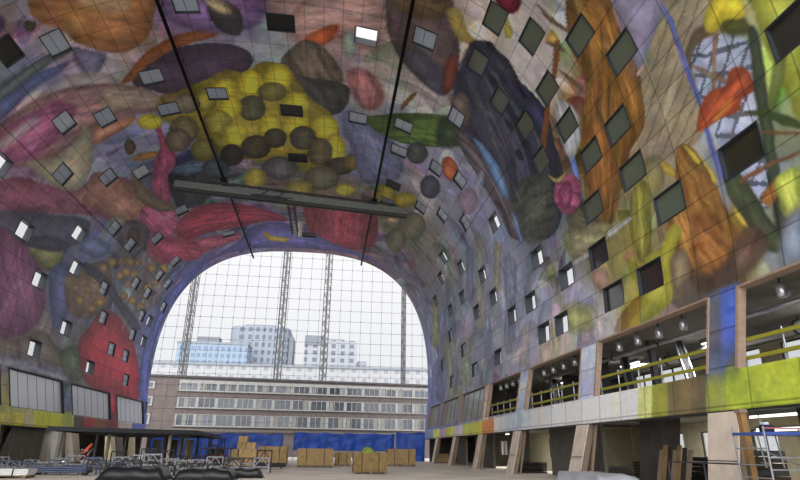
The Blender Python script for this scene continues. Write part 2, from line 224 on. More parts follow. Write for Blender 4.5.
["k",[40,42,60],0.15,0.8,0.4,[15.8,31.7,16.1,31.2,18.5,32.3,22.1,33.3,25.1,34.5,25.0,35.2,21.8,34.1,18.2,33.0]],
["k",[86,84,96],0.15,0.8,0.4,[16.5,31.6,16.8,31.1,19.5,31.7,23.1,31.6,25.9,32.8,25.8,33.4,22.8,32.5,19.2,32.4]],
["k",[44,46,66],0.15,0.8,0.4,[17.4,31.6,17.7,31.0,20.6,31.2,24.0,30.1,26.7,31.1,26.6,31.7,23.7,30.8,20.3,31.9]],
["m",[30,32,46],0.1,0.8,0.15,[16.21,31.84,16.69,31.56,17.15,31.96,16.7,32.35]],
["m",[30,32,46],0.1,0.8,0.15,[17.7,32.5,18.2,32.13,18.7,32.46,18.24,32.94]],
["m",[30,32,46],0.1,0.8,0.15,[19.31,32.91,19.81,32.46,20.36,32.7,19.89,33.26]],
["m",[30,32,46],0.1,0.8,0.15,[21.09,33.59,21.6,33.03,22.19,33.17,21.72,33.82]],
["m",[30,32,46],0.1,0.8,0.15,[23.01,33.91,23.52,33.26,24.15,33.28,23.68,34.02]],
["m",[30,32,46],0.1,0.8,0.15,[24.9,34.14,25.41,33.39,26.05,33.31,25.61,34.12]],
["m",[30,32,46],0.1,0.8,0.15,[19.0,33.99,19.52,33.53,20.07,33.79,19.59,34.37]],
["m",[30,32,46],0.1,0.8,0.15,[21.04,35.11,21.58,34.5,22.18,34.64,21.7,35.35]],
["m",[30,32,46],0.1,0.8,0.15,[23.19,35.61,23.73,34.89,24.38,34.89,23.9,35.7]],
["m",[100,62,60],0.1,1.0,0.15,[14.44,32.08,14.95,30.87,15.8,31.25,15.47,32.47]],
["k",[35,38,58],0.1,1.0,0.4,[18.7,30.1,19.6,29.6,21.3,29.4,22.4,30.2,21.5,31.5,19.9,31.3]],
["m",[90,128,180],0.15,1.0,0.15,[17.4,39.16,17.97,38.67,20.45,38.49,22.56,38.96,22.93,39.69,22.03,40.41,19.78,40.17]],
["m",[85,125,180],0.15,1.0,0.15,[24.29,39.89,24.99,39.05,26.85,39.03,26.7,39.89]],
["m",[88,115,190],0.1,1.0,0.15,[24.47,29.22,24.83,28.6,27.31,28.79,28.21,28.98,27.95,29.56,26.45,29.44]],
["k",[165,170,175],0.3,1.0,0.25,[21.6,27.9,23.2,26.7,24.8,27.4,25.3,29.0,23.6,29.4]],
["m",[90,20,38],0.12,1.0,0.3,[16.35,25.5,16.0,26.04,15.44,26.32,14.89,26.2,14.57,25.75,14.59,25.18,14.94,24.7,15.48,24.47,16.02,24.56,16.35,24.94]],
["m",[132,78,32],0.1,1.0,0.15,[19.47,25.31,19.78,24.88,20.83,26.93,21.45,28.7,22.63,30.44,23.41,32.17,22.4,31.46,20.99,28.79,20.29,26.83]],
["m",[105,82,62],0.05,1.0,0.15,[17.14,24.11,18.5,24.08,19.6,23.75,19.64,23.95,18.37,24.46]],
["m",[105,82,62],0.05,1.0,0.15,[18.84,25.74,19.82,24.93,20.4,24.86,19.87,25.3]],
["m",[105,82,62],0.05,1.0,0.15,[20.7,26.13,21.95,25.47,22.99,25.19,22.92,25.39,21.74,25.94]],
["m",[105,82,62],0.05,1.0,0.15,[22.73,26.15,23.91,26.15,23.72,26.53]],
["k",[125,85,35],0.12,1.0,0.4,[18.6,21.9,20.5,20.1,22.2,20.7,24.5,20.8,26.7,21.1,27.6,22.3,27.9,23.4,29.1,24.7,30.6,26.4,30.9,28.0,30.2,29.0,28.2,28.7,25.9,27.9,23.9,26.4,23.0,25.0,21.6,24.6,20.1,24.2]],
["k",[150,100,42],0.3,1.0,0.35,[20.3,20.3,21.6,20.7,23.1,21.1,25.1,21.2,26.5,21.3,27.0,22.3,25.9,22.8,24.2,22.4,22.7,22.0,21.3,21.4]],
["k",[150,95,40],0.5,0.8,0.4,[24.6,26.6,25.2,25.1,27.0,24.8,28.7,25.5,28.9,27.0,27.3,27.7]],
["m",[128,122,150],0.3,1.0,0.15,[20.81,19.81,22.8,17.82,23.82,18.06,24.35,19.26,25.0,20.59,24.16,20.92,22.6,20.61]],
["m",[190,160,140],0.08,1.0,0.15,[24.85,20.95,24.72,19.35,24.96,19.34,25.07,20.81]],
["b",[120,108,85],0.2,1.0,0.2,[25.2,20.7,24.1,18.3,24.7,16.0,25.4,15.7,26.1,16.4,26.6,17.5,28.0,17.9,29.7,18.2,30.0,19.3,29.6,21.0,28.5,22.0,26.7,21.4]],
["m",[95,82,60],0.2,1.0,0.15,[26.48,18.09,25.86,17.33,25.91,16.55,26.43,15.96,26.55,16.27,26.39,16.94,27.01,17.67,26.93,18.04]],
["l",[124,132,156],0.1,1.0,0.5,[26.4,17.2,26.5,16.6,26.9,15.9,27.6,15.1,28.8,15.0,30.5,15.5,32.4,15.8,34.1,15.9,33.7,16.8,32.5,17.3,30.5,17.7,28.5,17.9,26.8,17.7]],
["m",[140,110,92],0.1,1.0,0.15,[26.62,16.25,26.77,16.02,27.59,16.54,28.47,16.94,28.34,17.13]],
["m",[140,110,92],0.1,1.0,0.15,[26.86,17.87,27.87,16.92,28.93,16.3,28.16,17.05]],
["m",[92,102,180],0.06,1.0,0.15,[23.8,17.97,23.94,17.76,26.31,17.86,28.7,17.92,28.78,18.09,26.59,18.22]],
["m",[100,108,190],0.06,1.0,0.15,[29.49,18.24,29.58,18.02,30.87,17.86,32.33,17.75,32.31,17.97,31.06,18.17]],
["m",[128,135,42],0.2,1.0,0.15,[26.39,14.15,28.12,12.36,31.98,13.81,31.03,14.2,29.33,14.3,27.96,14.4]],
["m",[95,108,45],0.2,1.0,0.15,[29.65,14.42,29.28,13.73,29.09,13.57,30.4,14.24,31.03,14.92,30.79,15.03]],
["m",[78,75,35],0.3,1.0,0.15,[26.31,15.66,27.1,14.67,27.8,14.48,27.78,14.83,27.12,15.61]],
["m",[195,180,40],0.15,1.0,0.2,[25.79,16.35,25.54,15.96,25.4,15.27,26.25,14.39,27.01,14.47,27.06,14.91,26.58,15.57,26.63,16.07,26.2,16.46]],
["m",[180,175,110],0.15,1.0,0.15,[26.37,14.46,26.92,14.32,27.74,14.35,27.65,14.66,26.94,14.64]],
["k",[58,68,50],0.12,1.0,0.2,[27.7,14.8,27.9,14.4,29.4,14.7,31.1,15.0,32.7,15.2,34.7,15.4,35.8,15.5,35.6,15.9,34.0,15.9,32.1,15.7,30.2,15.4]],
["m",[60,75,42],0.12,1.0,0.15,[30.23,16.14,30.78,15.17,31.58,14.3,32.27,13.94,31.79,14.59,31.05,15.26]],
["k",[150,64,34],0.12,1.0,0.35,[29.5,18.6,28.7,18.0,28.5,17.2,28.8,16.5,28.4,16.2,28.6,15.6,29.2,15.3,29.8,15.4,29.8,16.0,30.1,16.3,29.9,17.1,29.8,18.0]],
["m",[205,115,45],0.15,1.0,0.15,[29.55,17.63,29.48,16.81,29.48,16.35,29.75,16.74,29.82,17.48]],
["m",[120,112,70],0.3,1.0,0.15,[28.89,22.88,29.23,21.25,30.66,21.46,30.85,22.71,30.03,23.33]],
["m",[172,150,50],0.1,1.0,0.15,[29.44,21.33,30.28,20.53,30.83,20.42,30.41,21.05,31.1,20.66,30.1,21.26]],
["k",[148,102,46],0.12,1.0,0.35,[29.6,20.1,29.7,19.4,30.7,18.8,31.8,18.4,33.1,18.1,34.1,17.8,35.2,17.6,36.0,18.0,36.1,18.9,35.8,20.2,34.9,21.0,33.6,21.7,32.5,21.9,31.5,20.8,30.4,20.5]],
["k",[125,78,35],0.5,1.0,0.4,[32.9,20.2,33.2,18.9,34.6,18.2,35.6,18.0,35.8,19.3,34.9,20.4]],
["m",[205,180,60],0.08,1.0,0.15,[29.68,19.63,30.14,19.16,30.86,18.88,30.74,19.11]],
["m",[205,180,60],0.08,1.0,0.15,[30.59,18.78,31.59,18.35,32.13,18.16,31.9,18.45]],
["m",[205,180,60],0.08,1.0,0.15,[32.23,17.95,33.06,17.63,33.3,17.48,32.75,17.76]],
["m",[205,180,60],0.08,1.0,0.15,[33.32,17.71,33.89,17.33,34.39,17.16,34.1,17.5]],
["k",[62,72,48],0.12,1.0,0.2,[31.9,17.8,32.1,17.2,33.2,16.6,34.4,16.2,35.5,15.6,35.8,16.1,35.1,16.8,33.9,17.3,32.8,17.8]],
["k",[170,110,50],0.12,1.0,0.3,[33.6,16.3,33.3,15.5,33.4,14.9,33.7,15.2,34.1,16.0]],
["k",[150,160,60],0.12,1.0,0.25,[33.3,15.5,33.5,14.5,34.9,14.9,34.8,15.5,34.1,15.6]],
["m",[120,80,50],0.06,1.0,0.15,[32.59,17.05,32.63,15.78,32.87,14.3,32.97,14.33,32.79,15.78,32.78,17.0]],
["m",[120,80,50],0.06,1.0,0.15,[31.01,16.26,31.69,15.01,32.31,14.12,32.37,14.14,31.67,15.24]],
["m",[112,118,135],0.4,1.0,0.15,[34.84,15.5,34.87,14.75,36.47,15.06,36.17,15.97]],
["m",[80,62,50],0.5,1.0,0.3,[34.4,21.36,35.98,20.21,36.23,18.17,35.89,16.84,35.28,16.26,34.41,17.32,35.53,18.91,35.37,20.12]],
["k",[125,120,45],0.12,1.0,0.25,[30.1,24.3,29.6,23.3,30.1,22.6,31.8,22.9,33.4,23.5,33.4,24.4,32.1,24.8]],
["m",[160,156,44],0.1,1.0,0.15,[33.45,23.95,33.31,22.61,32.64,21.46,33.2,20.87,34.05,21.86,35.9,22.16,36.3,23.98,36.3,24.87,35.18,24.58]],
["m",[110,98,75],0.3,1.0,0.15,[34.09,22.03,33.99,20.95,35.17,20.77,35.54,21.82]],
["k",[82,84,60],0.5,1.0,0.35,[26.2,31.5,28.6,28.4,31.1,27.4,31.7,29.5,29.8,31.0,27.9,31.6]],
["k",[130,128,90],0.4,1.0,0.3,[28.9,32.6,29.5,29.4,30.6,26.6,31.4,27.5,31.1,31.4]],
["k",[75,80,60],0.5,0.7,0.4,[22.9,38.3,24.4,32.8,26.8,32.5,28.2,35.4,26.6,39.3]],
["m",[190,190,185],0.06,1.0,0.15,[30.84,26.98,30.91,24.82,31.12,24.69,31.17,26.74]],
["m",[180,185,195],0.08,0.7,0.15,[30.99,31.84,31.19,29.33,31.35,29.39,31.27,31.78]],
["m",[155,120,95],0.4,1.0,0.15,[32.31,29.67,32.63,27.88,33.74,27.37,33.75,28.78]],
["k",[150,70,105],0.12,1.0,0.35,[25.6,31.9,25.5,30.7,26.2,29.3,27.2,28.8,28.0,29.4,28.2,30.7,27.5,32.0,26.4,32.6]],
["k",[105,45,78],0.2,0.8,0.3,[26.0,30.4,26.7,29.9,27.6,30.7,27.4,31.9,26.3,31.9]],
["m",[165,150,80],0.05,1.0,0.15,[24.56,32.33,25.28,31.5,25.57,30.08,25.75,30.85,25.37,31.92]],
["m",[62,66,66],0.12,1.0,0.15,[13.85,45.97,13.86,47.22,13.46,48.49,12.8,49.22,12.14,49.05,11.76,48.09,11.79,46.8,12.2,45.67,12.83,45.08,13.45,45.18]],
["m",[180,85,48],0.12,1.0,0.15,[17.08,44.32,17.49,45.21,17.52,46.34,17.14,47.27,16.5,47.57,15.86,47.07,15.48,46.02,15.49,44.89,15.87,44.12,16.47,43.92]],
["m",[60,60,82],0.12,1.0,0.15,[16.18,49.56,16.46,50.83,16.28,52.41,15.7,53.66,14.95,53.96,14.34,53.18,14.12,51.73,14.34,50.24,14.89,49.24,15.59,48.99]],
["m",[160,148,45],0.12,1.0,0.15,[14.55,55.73,14.44,57.16,13.77,58.95,12.77,60.28,11.85,60.52,11.39,59.65,11.56,58.17,12.25,56.65,13.2,55.53,14.07,55.16]],
["m",[165,150,45],0.12,1.0,0.15,[11.95,57.94,11.92,59.96,11.35,61.87,10.46,62.77,9.62,62.19,9.18,60.48,9.29,58.45,9.88,56.86,10.7,56.17,11.48,56.55]],
["m",[100,98,70],0.3,1.0,0.15,[16.65,59.74,16.78,62.18,16.2,65.12,15.11,67.22,13.97,67.31,13.27,65.46,13.27,62.74,13.9,60.27,14.9,58.76,15.93,58.54]],
["m",[92,90,62],0.3,1.0,0.15,[14.93,67.8,15.04,70.34,14.58,72.99,13.73,74.54,12.83,74.13,12.27,72.05,12.25,69.36,12.73,67.12,13.52,65.99,14.34,66.23]],
["m",[155,160,190],0.2,1.0,0.15,[19.65,46.86,19.3,41.74,19.94,41.74,20.86,45.54,21.12,49.07,19.74,49.55]],
["m",[140,115,135],0.2,0.8,0.15,[18.43,48.04,19.39,44.74,20.57,45.01,20.69,48.25,19.31,49.42]],
["k",[140,48,68],0.12,1.0,0.25,[0.9,64.9,3.1,63.0,6.6,63.2,9.4,63.3,10.6,67.4,10.8,76.0,7.7,81.2,3.0,81.5,1.1,75.2]],
["m",[85,85,160],0.3,1.0,0.15,[-6.88,74.61,-2.63,72.68,1.36,75.95,6.57,81.01,15.32,82.75,5.85,83.28,-0.35,83.12,-6.12,83.18,-11.61,82.58,-14.83,82.73,-9.68,79.79]],
["m",[175,155,60],0.06,1.0,0.15,[-5.25,76.08,-3.75,78.17,-1.64,78.87,-2.63,80.69,-4.9,79.81]],
["m",[165,160,165],0.2,1.0,0.15,[-0.92,73.6,0.37,72.3,0.16,77.77,-0.86,77.93]],
["m",[150,155,105],0.2,0.75,0.15,[35.13,29.25,35.6,29.75,35.7,31.07,35.36,32.83,34.65,34.4,33.88,34.89,33.39,34.13,33.37,32.54,33.8,30.85,34.45,29.68]],
["m",[140,140,75],0.3,0.8,0.15,[34.96,30.0,35.3,30.37,35.36,31.31,35.11,32.55,34.62,33.62,34.09,33.94,33.75,33.43,33.73,32.35,34.01,31.16,34.47,30.32]],
["k",[145,145,105],0.5,0.55,0.3,[22.8,49.8,23.7,47.4,27.1,50.9,31.2,52.5,30.5,56.2,26.4,53.5]],
["k",[150,140,80],0.5,0.55,0.3,[24.8,45.9,25.5,44.0,27.0,45.5,28.9,46.3,28.3,48.5,26.5,47.1]],
["k",[125,135,80],0.5,0.55,0.3,[30.3,63.0,31.2,57.7,33.4,58.7,35.8,58.0,35.2,63.7,32.8,63.1]],
["k",[165,150,50],0.5,0.55,0.3,[22.8,73.5,23.8,69.5,26.1,72.9,28.9,74.5,27.9,80.0,25.3,76.8]],
["k",[135,140,70],0.5,0.55,0.3,[28.8,71.1,29.8,65.5,33.2,66.9,36.7,65.8,36.2,71.8,32.5,71.6]],
["k",[70,60,110],0.5,0.55,0.3,[30.3,78.1,31.1,72.6,33.6,73.6,36.2,72.5,35.7,78.2,33.1,78.0]],
["k",[110,115,150],0.5,0.55,0.3,[26.8,44.2,27.7,41.5,31.0,43.2,34.5,43.8,34.0,46.9,30.4,45.7]],
["k",[150,135,120],0.5,0.55,0.3,[33.2,42.5,33.6,40.3,34.9,40.7,36.2,40.4,35.9,42.7,34.5,42.5]],
["k",[170,140,120],0.5,0.55,0.3,[35.1,38.3,35.4,36.4,36.6,36.6,37.7,36.4,37.5,38.2,36.3,38.1]],
["k",[160,160,110],0.5,0.55,0.3,[34.4,36.1,34.7,34.7,35.8,34.8,37.0,34.7,36.8,36.0,35.7,35.9]],
["k",[70,90,170],0.5,0.55,0.3,[32.2,85.9,32.8,80.9,35.9,80.9,39.0,79.0,38.8,83.9,35.6,85.0]],
["k",[90,90,130],0.5,0.55,0.3,[22.6,53.3,23.4,51.1,25.3,53.6,27.5,55.1,26.8,58.1,24.6,55.7]],
["k",[100,105,140],0.5,0.55,0.3,[31.1,52.8,31.7,50.2,33.2,50.8,34.8,50.7,34.4,53.5,32.8,52.9]],
["k",[170,150,140],0.5,0.55,0.3,[35.3,31.8,35.6,30.2,36.0,30.3,36.5,30.2,36.2,31.8,35.8,31.6]],
["k",[165,165,170],0.5,0.55,0.3,[34.5,30.0,35.0,28.1,35.7,28.3,36.6,28.1,36.2,30.1,35.4,29.8]],
["k",[165,165,165],0.5,0.55,0.3,[35.7,58.9,36.2,54.7,36.7,55.0,37.2,54.5,36.9,58.6,36.4,58.3]],
["k",[150,130,60],0.5,0.55,0.3,[35.3,66.9,35.7,62.6,36.4,62.7,37.2,62.1,36.9,66.3,36.1,66.1]],
["k",[132,78,115],0.25,1.0,0.2,[-27.6,41.5,-27.1,44.4,-27.0,46.1,-27.6,48.6,-29.4,51.1,-31.5,51.6,-33.3,50.1,-34.3,47.4,-34.5,45.5]],
["m",[120,108,100],0.4,1.0,0.15,[-34.62,45.57,-33.96,49.13,-32.68,52.28,-33.45,55.44,-35.05,59.19,-35.5,53.14,-35.9,45.95]],
["k",[120,122,75],0.2,1.0,0.2,[-27.1,46.2,-26.0,48.0,-25.5,50.7,-26.5,52.0,-27.9,50.4,-27.7,48.1]],
["m",[68,68,92],0.2,1.0,0.15,[-27.1,44.94,-25.75,47.09,-24.93,49.65,-24.83,52.04,-26.14,50.06,-26.86,47.03]],
["m",[88,98,150],0.3,1.0,0.15,[-27.82,50.71,-26.24,52.61,-27.82,56.73,-31.03,55.79,-32.26,54.39,-29.98,52.25]],
["m",[120,98,80],0.3,1.0,0.25,[-27.32,53.58,-25.52,56.02,-23.65,60.24,-25.77,64.1,-28.32,64.1,-30.05,59.37,-30.0,56.03]],
["m",[150,118,70],0.12,1.0,0.2,[-25.99,56.56,-26.24,56.61,-26.48,56.33,-26.63,55.85,-26.63,55.35,-26.47,55.02,-26.23,54.97,-25.99,55.23,-25.84,55.7,-25.84,56.21]],
["m",[165,130,60],0.12,1.0,0.2,[-25.18,57.73,-25.43,57.8,-25.68,57.53,-25.84,57.03,-25.84,56.51,-25.69,56.15,-25.45,56.09,-25.2,56.35,-25.04,56.83,-25.03,57.36]],
["m",[138,105,75],0.12,1.0,0.2,[-25.8,60.03,-26.06,60.08,-26.32,59.77,-26.48,59.23,-26.47,58.67,-26.31,58.3,-26.06,58.26,-25.8,58.55,-25.64,59.07,-25.64,59.64]],
["m",[150,118,70],0.12,1.0,0.2,[-27.02,59.62,-27.28,59.64,-27.54,59.31,-27.68,58.77,-27.67,58.22,-27.5,57.88,-27.25,57.85,-27.0,58.16,-26.85,58.69,-26.86,59.25]],
["m",[165,130,60],0.12,1.0,0.2,[-28.34,58.67,-28.6,58.67,-28.84,58.34,-28.98,57.8,-28.95,57.28,-28.78,56.96,-28.53,56.96,-28.29,57.27,-28.15,57.8,-28.17,58.33]],
["m",[138,105,75],0.12,1.0,0.2,[-27.19,61.42,-27.46,61.44,-27.72,61.09,-27.87,60.51,-27.86,59.93,-27.68,59.57,-27.42,59.55,-27.17,59.88,-27.01,60.45,-27.02,61.04]],
["m",[150,118,70],0.12,1.0,0.2,[-28.4,61.91,-28.67,61.9,-28.92,61.52,-29.06,60.92,-29.04,60.34,-28.86,60.0,-28.59,60.0,-28.34,60.36,-28.2,60.94,-28.22,61.53]],
["m",[165,130,60],0.12,1.0,0.2,[-26.29,62.27,-26.56,62.31,-26.83,61.96,-26.98,61.37,-26.98,60.77,-26.81,60.39,-26.54,60.36,-26.28,60.68,-26.12,61.25,-26.12,61.86]],
["m",[138,105,75],0.12,1.0,0.2,[-27.53,57.01,-27.79,57.03,-28.03,56.73,-28.16,56.22,-28.15,55.72,-27.98,55.41,-27.74,55.39,-27.5,55.68,-27.36,56.17,-27.37,56.68]],
["m",[150,118,70],0.12,1.0,0.2,[-26.58,58.15,-26.83,58.18,-27.08,57.88,-27.23,57.36,-27.22,56.84,-27.06,56.5,-26.81,56.47,-26.57,56.75,-26.42,57.25,-26.42,57.79]],
["m",[165,130,60],0.12,1.0,0.2,[-27.37,63.33,-27.65,63.34,-27.92,62.96,-28.07,62.34,-28.05,61.73,-27.87,61.36,-27.6,61.35,-27.34,61.7,-27.19,62.3,-27.2,62.93]],
["m",[138,105,75],0.12,1.0,0.2,[-29.36,61.01,-29.63,60.99,-29.88,60.61,-30.0,60.02,-29.97,59.47,-29.79,59.14,-29.53,59.16,-29.29,59.52,-29.15,60.09,-29.18,60.66]],
["m",[150,118,70],0.12,1.0,0.2,[-24.13,60.94,-24.39,61.04,-24.66,60.75,-24.83,60.21,-24.84,59.63,-24.69,59.22,-24.44,59.14,-24.17,59.4,-24.0,59.92,-23.98,60.51]],
["m",[165,130,60],0.12,1.0,0.2,[-23.06,61.92,-23.33,62.05,-23.6,61.78,-23.79,61.24,-23.81,60.64,-23.66,60.2,-23.41,60.09,-23.14,60.33,-22.95,60.84,-22.92,61.45]],
["m",[138,105,75],0.12,1.0,0.2,[-22.31,64.04,-22.58,64.2,-22.87,63.94,-23.06,63.37,-23.09,62.73,-22.95,62.25,-22.69,62.11,-22.41,62.35,-22.21,62.88,-22.17,63.53]],
["m",[150,118,70],0.12,1.0,0.2,[-21.68,65.8,-21.95,65.99,-22.25,65.73,-22.45,65.14,-22.49,64.47,-22.34,63.95,-22.08,63.79,-21.79,64.02,-21.59,64.57,-21.54,65.25]],
["m",[165,130,60],0.12,1.0,0.2,[-22.85,66.32,-23.12,66.47,-23.42,66.17,-23.62,65.55,-23.64,64.86,-23.49,64.37,-23.22,64.24,-22.93,64.52,-22.73,65.1,-22.7,65.79]],
["m",[138,105,75],0.12,1.0,0.2,[-23.76,68.46,-24.05,68.58,-24.35,68.23,-24.55,67.55,-24.56,66.83,-24.4,66.33,-24.11,66.22,-23.82,66.55,-23.62,67.19,-23.6,67.92]],
["m",[150,118,70],0.12,1.0,0.2,[-23.66,65.43,-23.93,65.55,-24.22,65.23,-24.41,64.61,-24.43,63.95,-24.27,63.48,-24.0,63.38,-23.72,63.67,-23.53,64.26,-23.5,64.93]],
["m",[165,130,60],0.12,1.0,0.2,[-22.38,68.56,-22.66,68.73,-22.97,68.42,-23.18,67.77,-23.21,67.04,-23.05,66.5,-22.77,66.35,-22.48,66.63,-22.27,67.25,-22.23,67.98]],
["m",[138,105,75],0.12,1.0,0.2,[-21.02,67.6,-21.29,67.82,-21.6,67.58,-21.81,66.97,-21.85,66.26,-21.71,65.71,-21.45,65.51,-21.15,65.73,-20.94,66.3,-20.88,67.01]],
["m",[150,118,70],0.12,1.0,0.2,[-20.29,72.02,-20.58,72.29,-20.9,72.04,-21.13,71.38,-21.19,70.58,-21.04,69.94,-20.76,69.7,-20.45,69.93,-20.22,70.54,-20.16,71.34]],
["m",[165,130,60],0.12,1.0,0.2,[-20.07,75.32,-20.36,75.62,-20.7,75.36,-20.94,74.64,-21.0,73.76,-20.85,73.08,-20.56,72.81,-20.24,73.05,-19.99,73.71,-19.93,74.58]],
["m",[138,105,75],0.12,1.0,0.2,[-21.26,75.57,-21.57,75.81,-21.91,75.48,-22.14,74.72,-22.19,73.84,-22.03,73.18,-21.73,72.97,-21.4,73.27,-21.17,73.98,-21.11,74.85]],
["m",[150,118,70],0.12,1.0,0.2,[-22.47,74.63,-22.77,74.82,-23.11,74.44,-23.33,73.67,-23.36,72.81,-23.19,72.2,-22.89,72.04,-22.57,72.38,-22.34,73.11,-22.3,73.97]],
["m",[165,130,60],0.12,1.0,0.2,[-19.16,75.04,-19.45,75.39,-19.78,75.18,-20.03,74.49,-20.1,73.63,-19.96,72.92,-19.68,72.61,-19.35,72.8,-19.1,73.43,-19.03,74.28]],
["m",[138,105,75],0.12,1.0,0.2,[-23.42,75.37,-23.74,75.52,-24.07,75.09,-24.29,74.28,-24.31,73.41,-24.13,72.81,-23.82,72.69,-23.5,73.08,-23.28,73.85,-23.25,74.72]],
["m",[150,118,70],0.12,1.0,0.2,[-25.19,68.92,-25.48,68.99,-25.78,68.59,-25.97,67.88,-25.97,67.15,-25.79,66.68,-25.5,66.62,-25.21,66.99,-25.02,67.67,-25.01,68.41]],
["m",[165,130,60],0.12,1.0,0.2,[-24.97,71.7,-25.28,71.78,-25.59,71.34,-25.78,70.58,-25.79,69.79,-25.6,69.28,-25.3,69.22,-25.0,69.61,-24.8,70.34,-24.79,71.14]],
["m",[138,105,75],0.12,1.0,0.2,[-24.94,74.98,-25.26,75.06,-25.58,74.58,-25.79,73.75,-25.79,72.9,-25.6,72.34,-25.29,72.28,-24.97,72.71,-24.77,73.51,-24.75,74.38]],
["m",[66,68,90],0.15,1.0,0.15,[-25.21,55.69,-24.9,57.9,-24.98,61.95,-26.02,67.69,-27.11,74.96,-27.84,76.54,-28.1,72.73,-26.69,65.08,-25.98,60.17,-25.88,56.9]],
["m",[100,115,160],0.2,1.0,0.15,[-23.92,52.78,-22.36,56.12,-22.42,59.63,-24.01,57.88,-24.56,54.47]],
["m",[178,42,58],0.12,1.0,0.2,[-30.39,61.67,-28.85,62.78,-27.89,64.95,-27.85,68.17,-28.58,71.65,-29.94,75.85,-32.84,79.9,-36.09,81.25,-36.69,76.91,-36.62,69.27,-36.22,64.51,-34.96,61.32,-32.98,59.9,-31.23,60.63]],
["m",[160,38,55],0.12,1.0,0.15,[-36.16,69.46,-35.89,72.35,-39.04,73.15,-39.35,71.25]],
["k",[88,100,78],0.3,1.0,0.2,[-33.9,56.5,-32.9,60.1,-35.7,62.3,-35.9,58.5]],
["k",[125,125,140],0.3,1.0,0.25,[-35.6,45.9,-35.4,51.3,-35.5,57.1,-36.5,60.1,-36.8,53.5,-36.8,46.2]],
["k",[72,82,160],0.2,1.0,0.25,[-36.3,81.7,-31.3,79.8,-27.1,80.3,-22.6,80.6,-18.4,81.8,-14.8,81.8,-15.9,83.6,-19.5,85.1,-23.5,84.5,-27.8,84.0,-32.0,84.4,-37.4,85.6]],
["k",[160,60,90],0.15,1.0,0.25,[-18.8,65.7,-16.2,69.4,-14.0,75.3,-15.0,79.7,-17.9,75.5,-19.6,71.3]],
["q",[160,155,70],0.08,1.0,0.1,[-39.9,47.3,-39.8,49.7,-41.1,50.1,-41.1,47.6]],
["q",[180,175,50],0.08,1.0,0.1,[-39.7,49.7,-39.7,51.6,-41.0,51.9,-41.1,50.1]],
["q",[165,155,110],0.08,1.0,0.1,[-39.6,51.5,-39.6,53.2,-41.0,53.6,-41.0,51.9]],
["q",[195,195,40],0.08,1.0,0.1,[-39.5,53.2,-39.3,58.6,-40.8,59.0,-41.0,53.6]],
["q",[150,160,60],0.08,1.0,0.1,[-39.2,58.6,-39.1,61.3,-40.7,61.7,-40.8,59.0]],
["q",[70,60,60],0.08,1.0,0.1,[-39.1,61.2,-39.0,63.7,-40.7,64.1,-40.7,61.7]],
["q",[150,55,50],0.08,1.0,0.1,[-38.9,63.7,-38.8,66.9,-40.6,67.3,-40.7,64.1]],
["q",[130,80,50],0.08,1.0,0.1,[-38.7,66.8,-38.7,69.8,-40.5,70.3,-40.6,67.3]],
["q",[110,50,55],0.08,1.0,0.1,[-38.6,69.8,-38.4,73.7,-40.4,74.2,-40.5,70.3]],
["q",[160,140,130],0.08,1.0,0.1,[-38.3,73.7,-38.1,78.8,-40.2,79.4,-40.4,74.2]],
["q",[75,85,150],0.08,1.0,0.1,[-38.0,78.8,-37.8,85.7,-40.0,86.3,-40.2,79.4]],
["q",[110,130,150],0.12,1.0,0.08,[39.5,82.7,39.6,78.7,41.0,78.0,41.0,81.9]],
["q",[180,190,80],0.12,1.0,0.08,[39.6,78.7,39.6,73.7,41.0,73.2,41.0,78.0]],
["q",[150,130,150],0.12,1.0,0.08,[39.6,73.7,39.6,69.9,41.0,69.4,41.0,73.2]],
["q",[175,190,60],0.12,1.0,0.08,[39.6,69.9,39.6,65.4,40.9,65.0,41.0,69.4]],
["q",[190,170,165],0.12,1.0,0.08,[39.6,65.4,39.6,61.0,40.9,60.6,40.9,65.0]],
["q",[170,185,60],0.12,1.0,0.08,[39.6,61.0,39.6,56.3,40.9,56.0,40.9,60.6]],
["q",[205,195,40],0.12,1.0,0.08,[39.6,56.3,39.5,53.3,40.9,53.0,40.9,56.0]],
["q",[215,110,40],0.12,1.0,0.08,[39.5,53.3,39.5,49.3,40.8,49.1,40.9,53.0]],
["q",[200,190,170],0.12,1.0,0.08,[39.5,49.3,39.5,46.1,40.8,46.0,40.8,49.1]],
["q",[155,168,180],0.12,1.0,0.08,[39.5,46.1,39.4,40.0,40.8,39.9,40.8,46.0]],
["q",[215,180,168],0.12,1.0,0.08,[39.4,40.0,39.4,37.2,40.8,37.2,40.8,39.9]],
["q",[180,195,195],0.12,1.0,0.08,[39.4,37.2,39.4,32.4,40.8,32.5,40.8,37.2]],
["q",[195,205,200],0.12,1.0,0.08,[39.4,32.4,39.3,27.9,40.8,28.0,40.8,32.5]],
["q",[205,210,170],0.12,1.0,0.08,[39.3,27.9,39.3,25.3,40.8,25.5,40.8,28.0]],
["q",[165,170,95],0.12,1.0,0.08,[39.3,25.3,39.3,24.1,40.8,24.3,40.8,25.5]],
["q",[120,122,35],0.12,1.0,0.08,[39.3,24.1,39.3,22.9,40.8,23.0,40.8,24.3]],
["q",[98,84,50],0.12,1.0,0.08,[39.3,22.9,39.3,21.3,40.8,21.5,40.8,23.0]],
["q",[85,72,48],0.12,1.0,0.08,[39.3,21.3,39.3,20.3,40.8,20.5,40.8,21.5]],
["q",[118,128,50],0.12,1.0,0.08,[39.3,20.3,39.2,19.2,40.8,19.4,40.8,20.5]],
["q",[140,154,34],0.12,1.0,0.08,[39.2,19.2,39.1,14.2,40.8,14.6,40.8,19.4]],
["q",[72,76,92],0.3,1.0,0.15,[36.3,19.9,36.3,18.9,39.3,19.3,39.4,20.3]],
["q",[58,80,165],0.3,1.0,0.15,[36.3,19.0,36.3,18.0,38.5,18.4,39.4,19.4]],
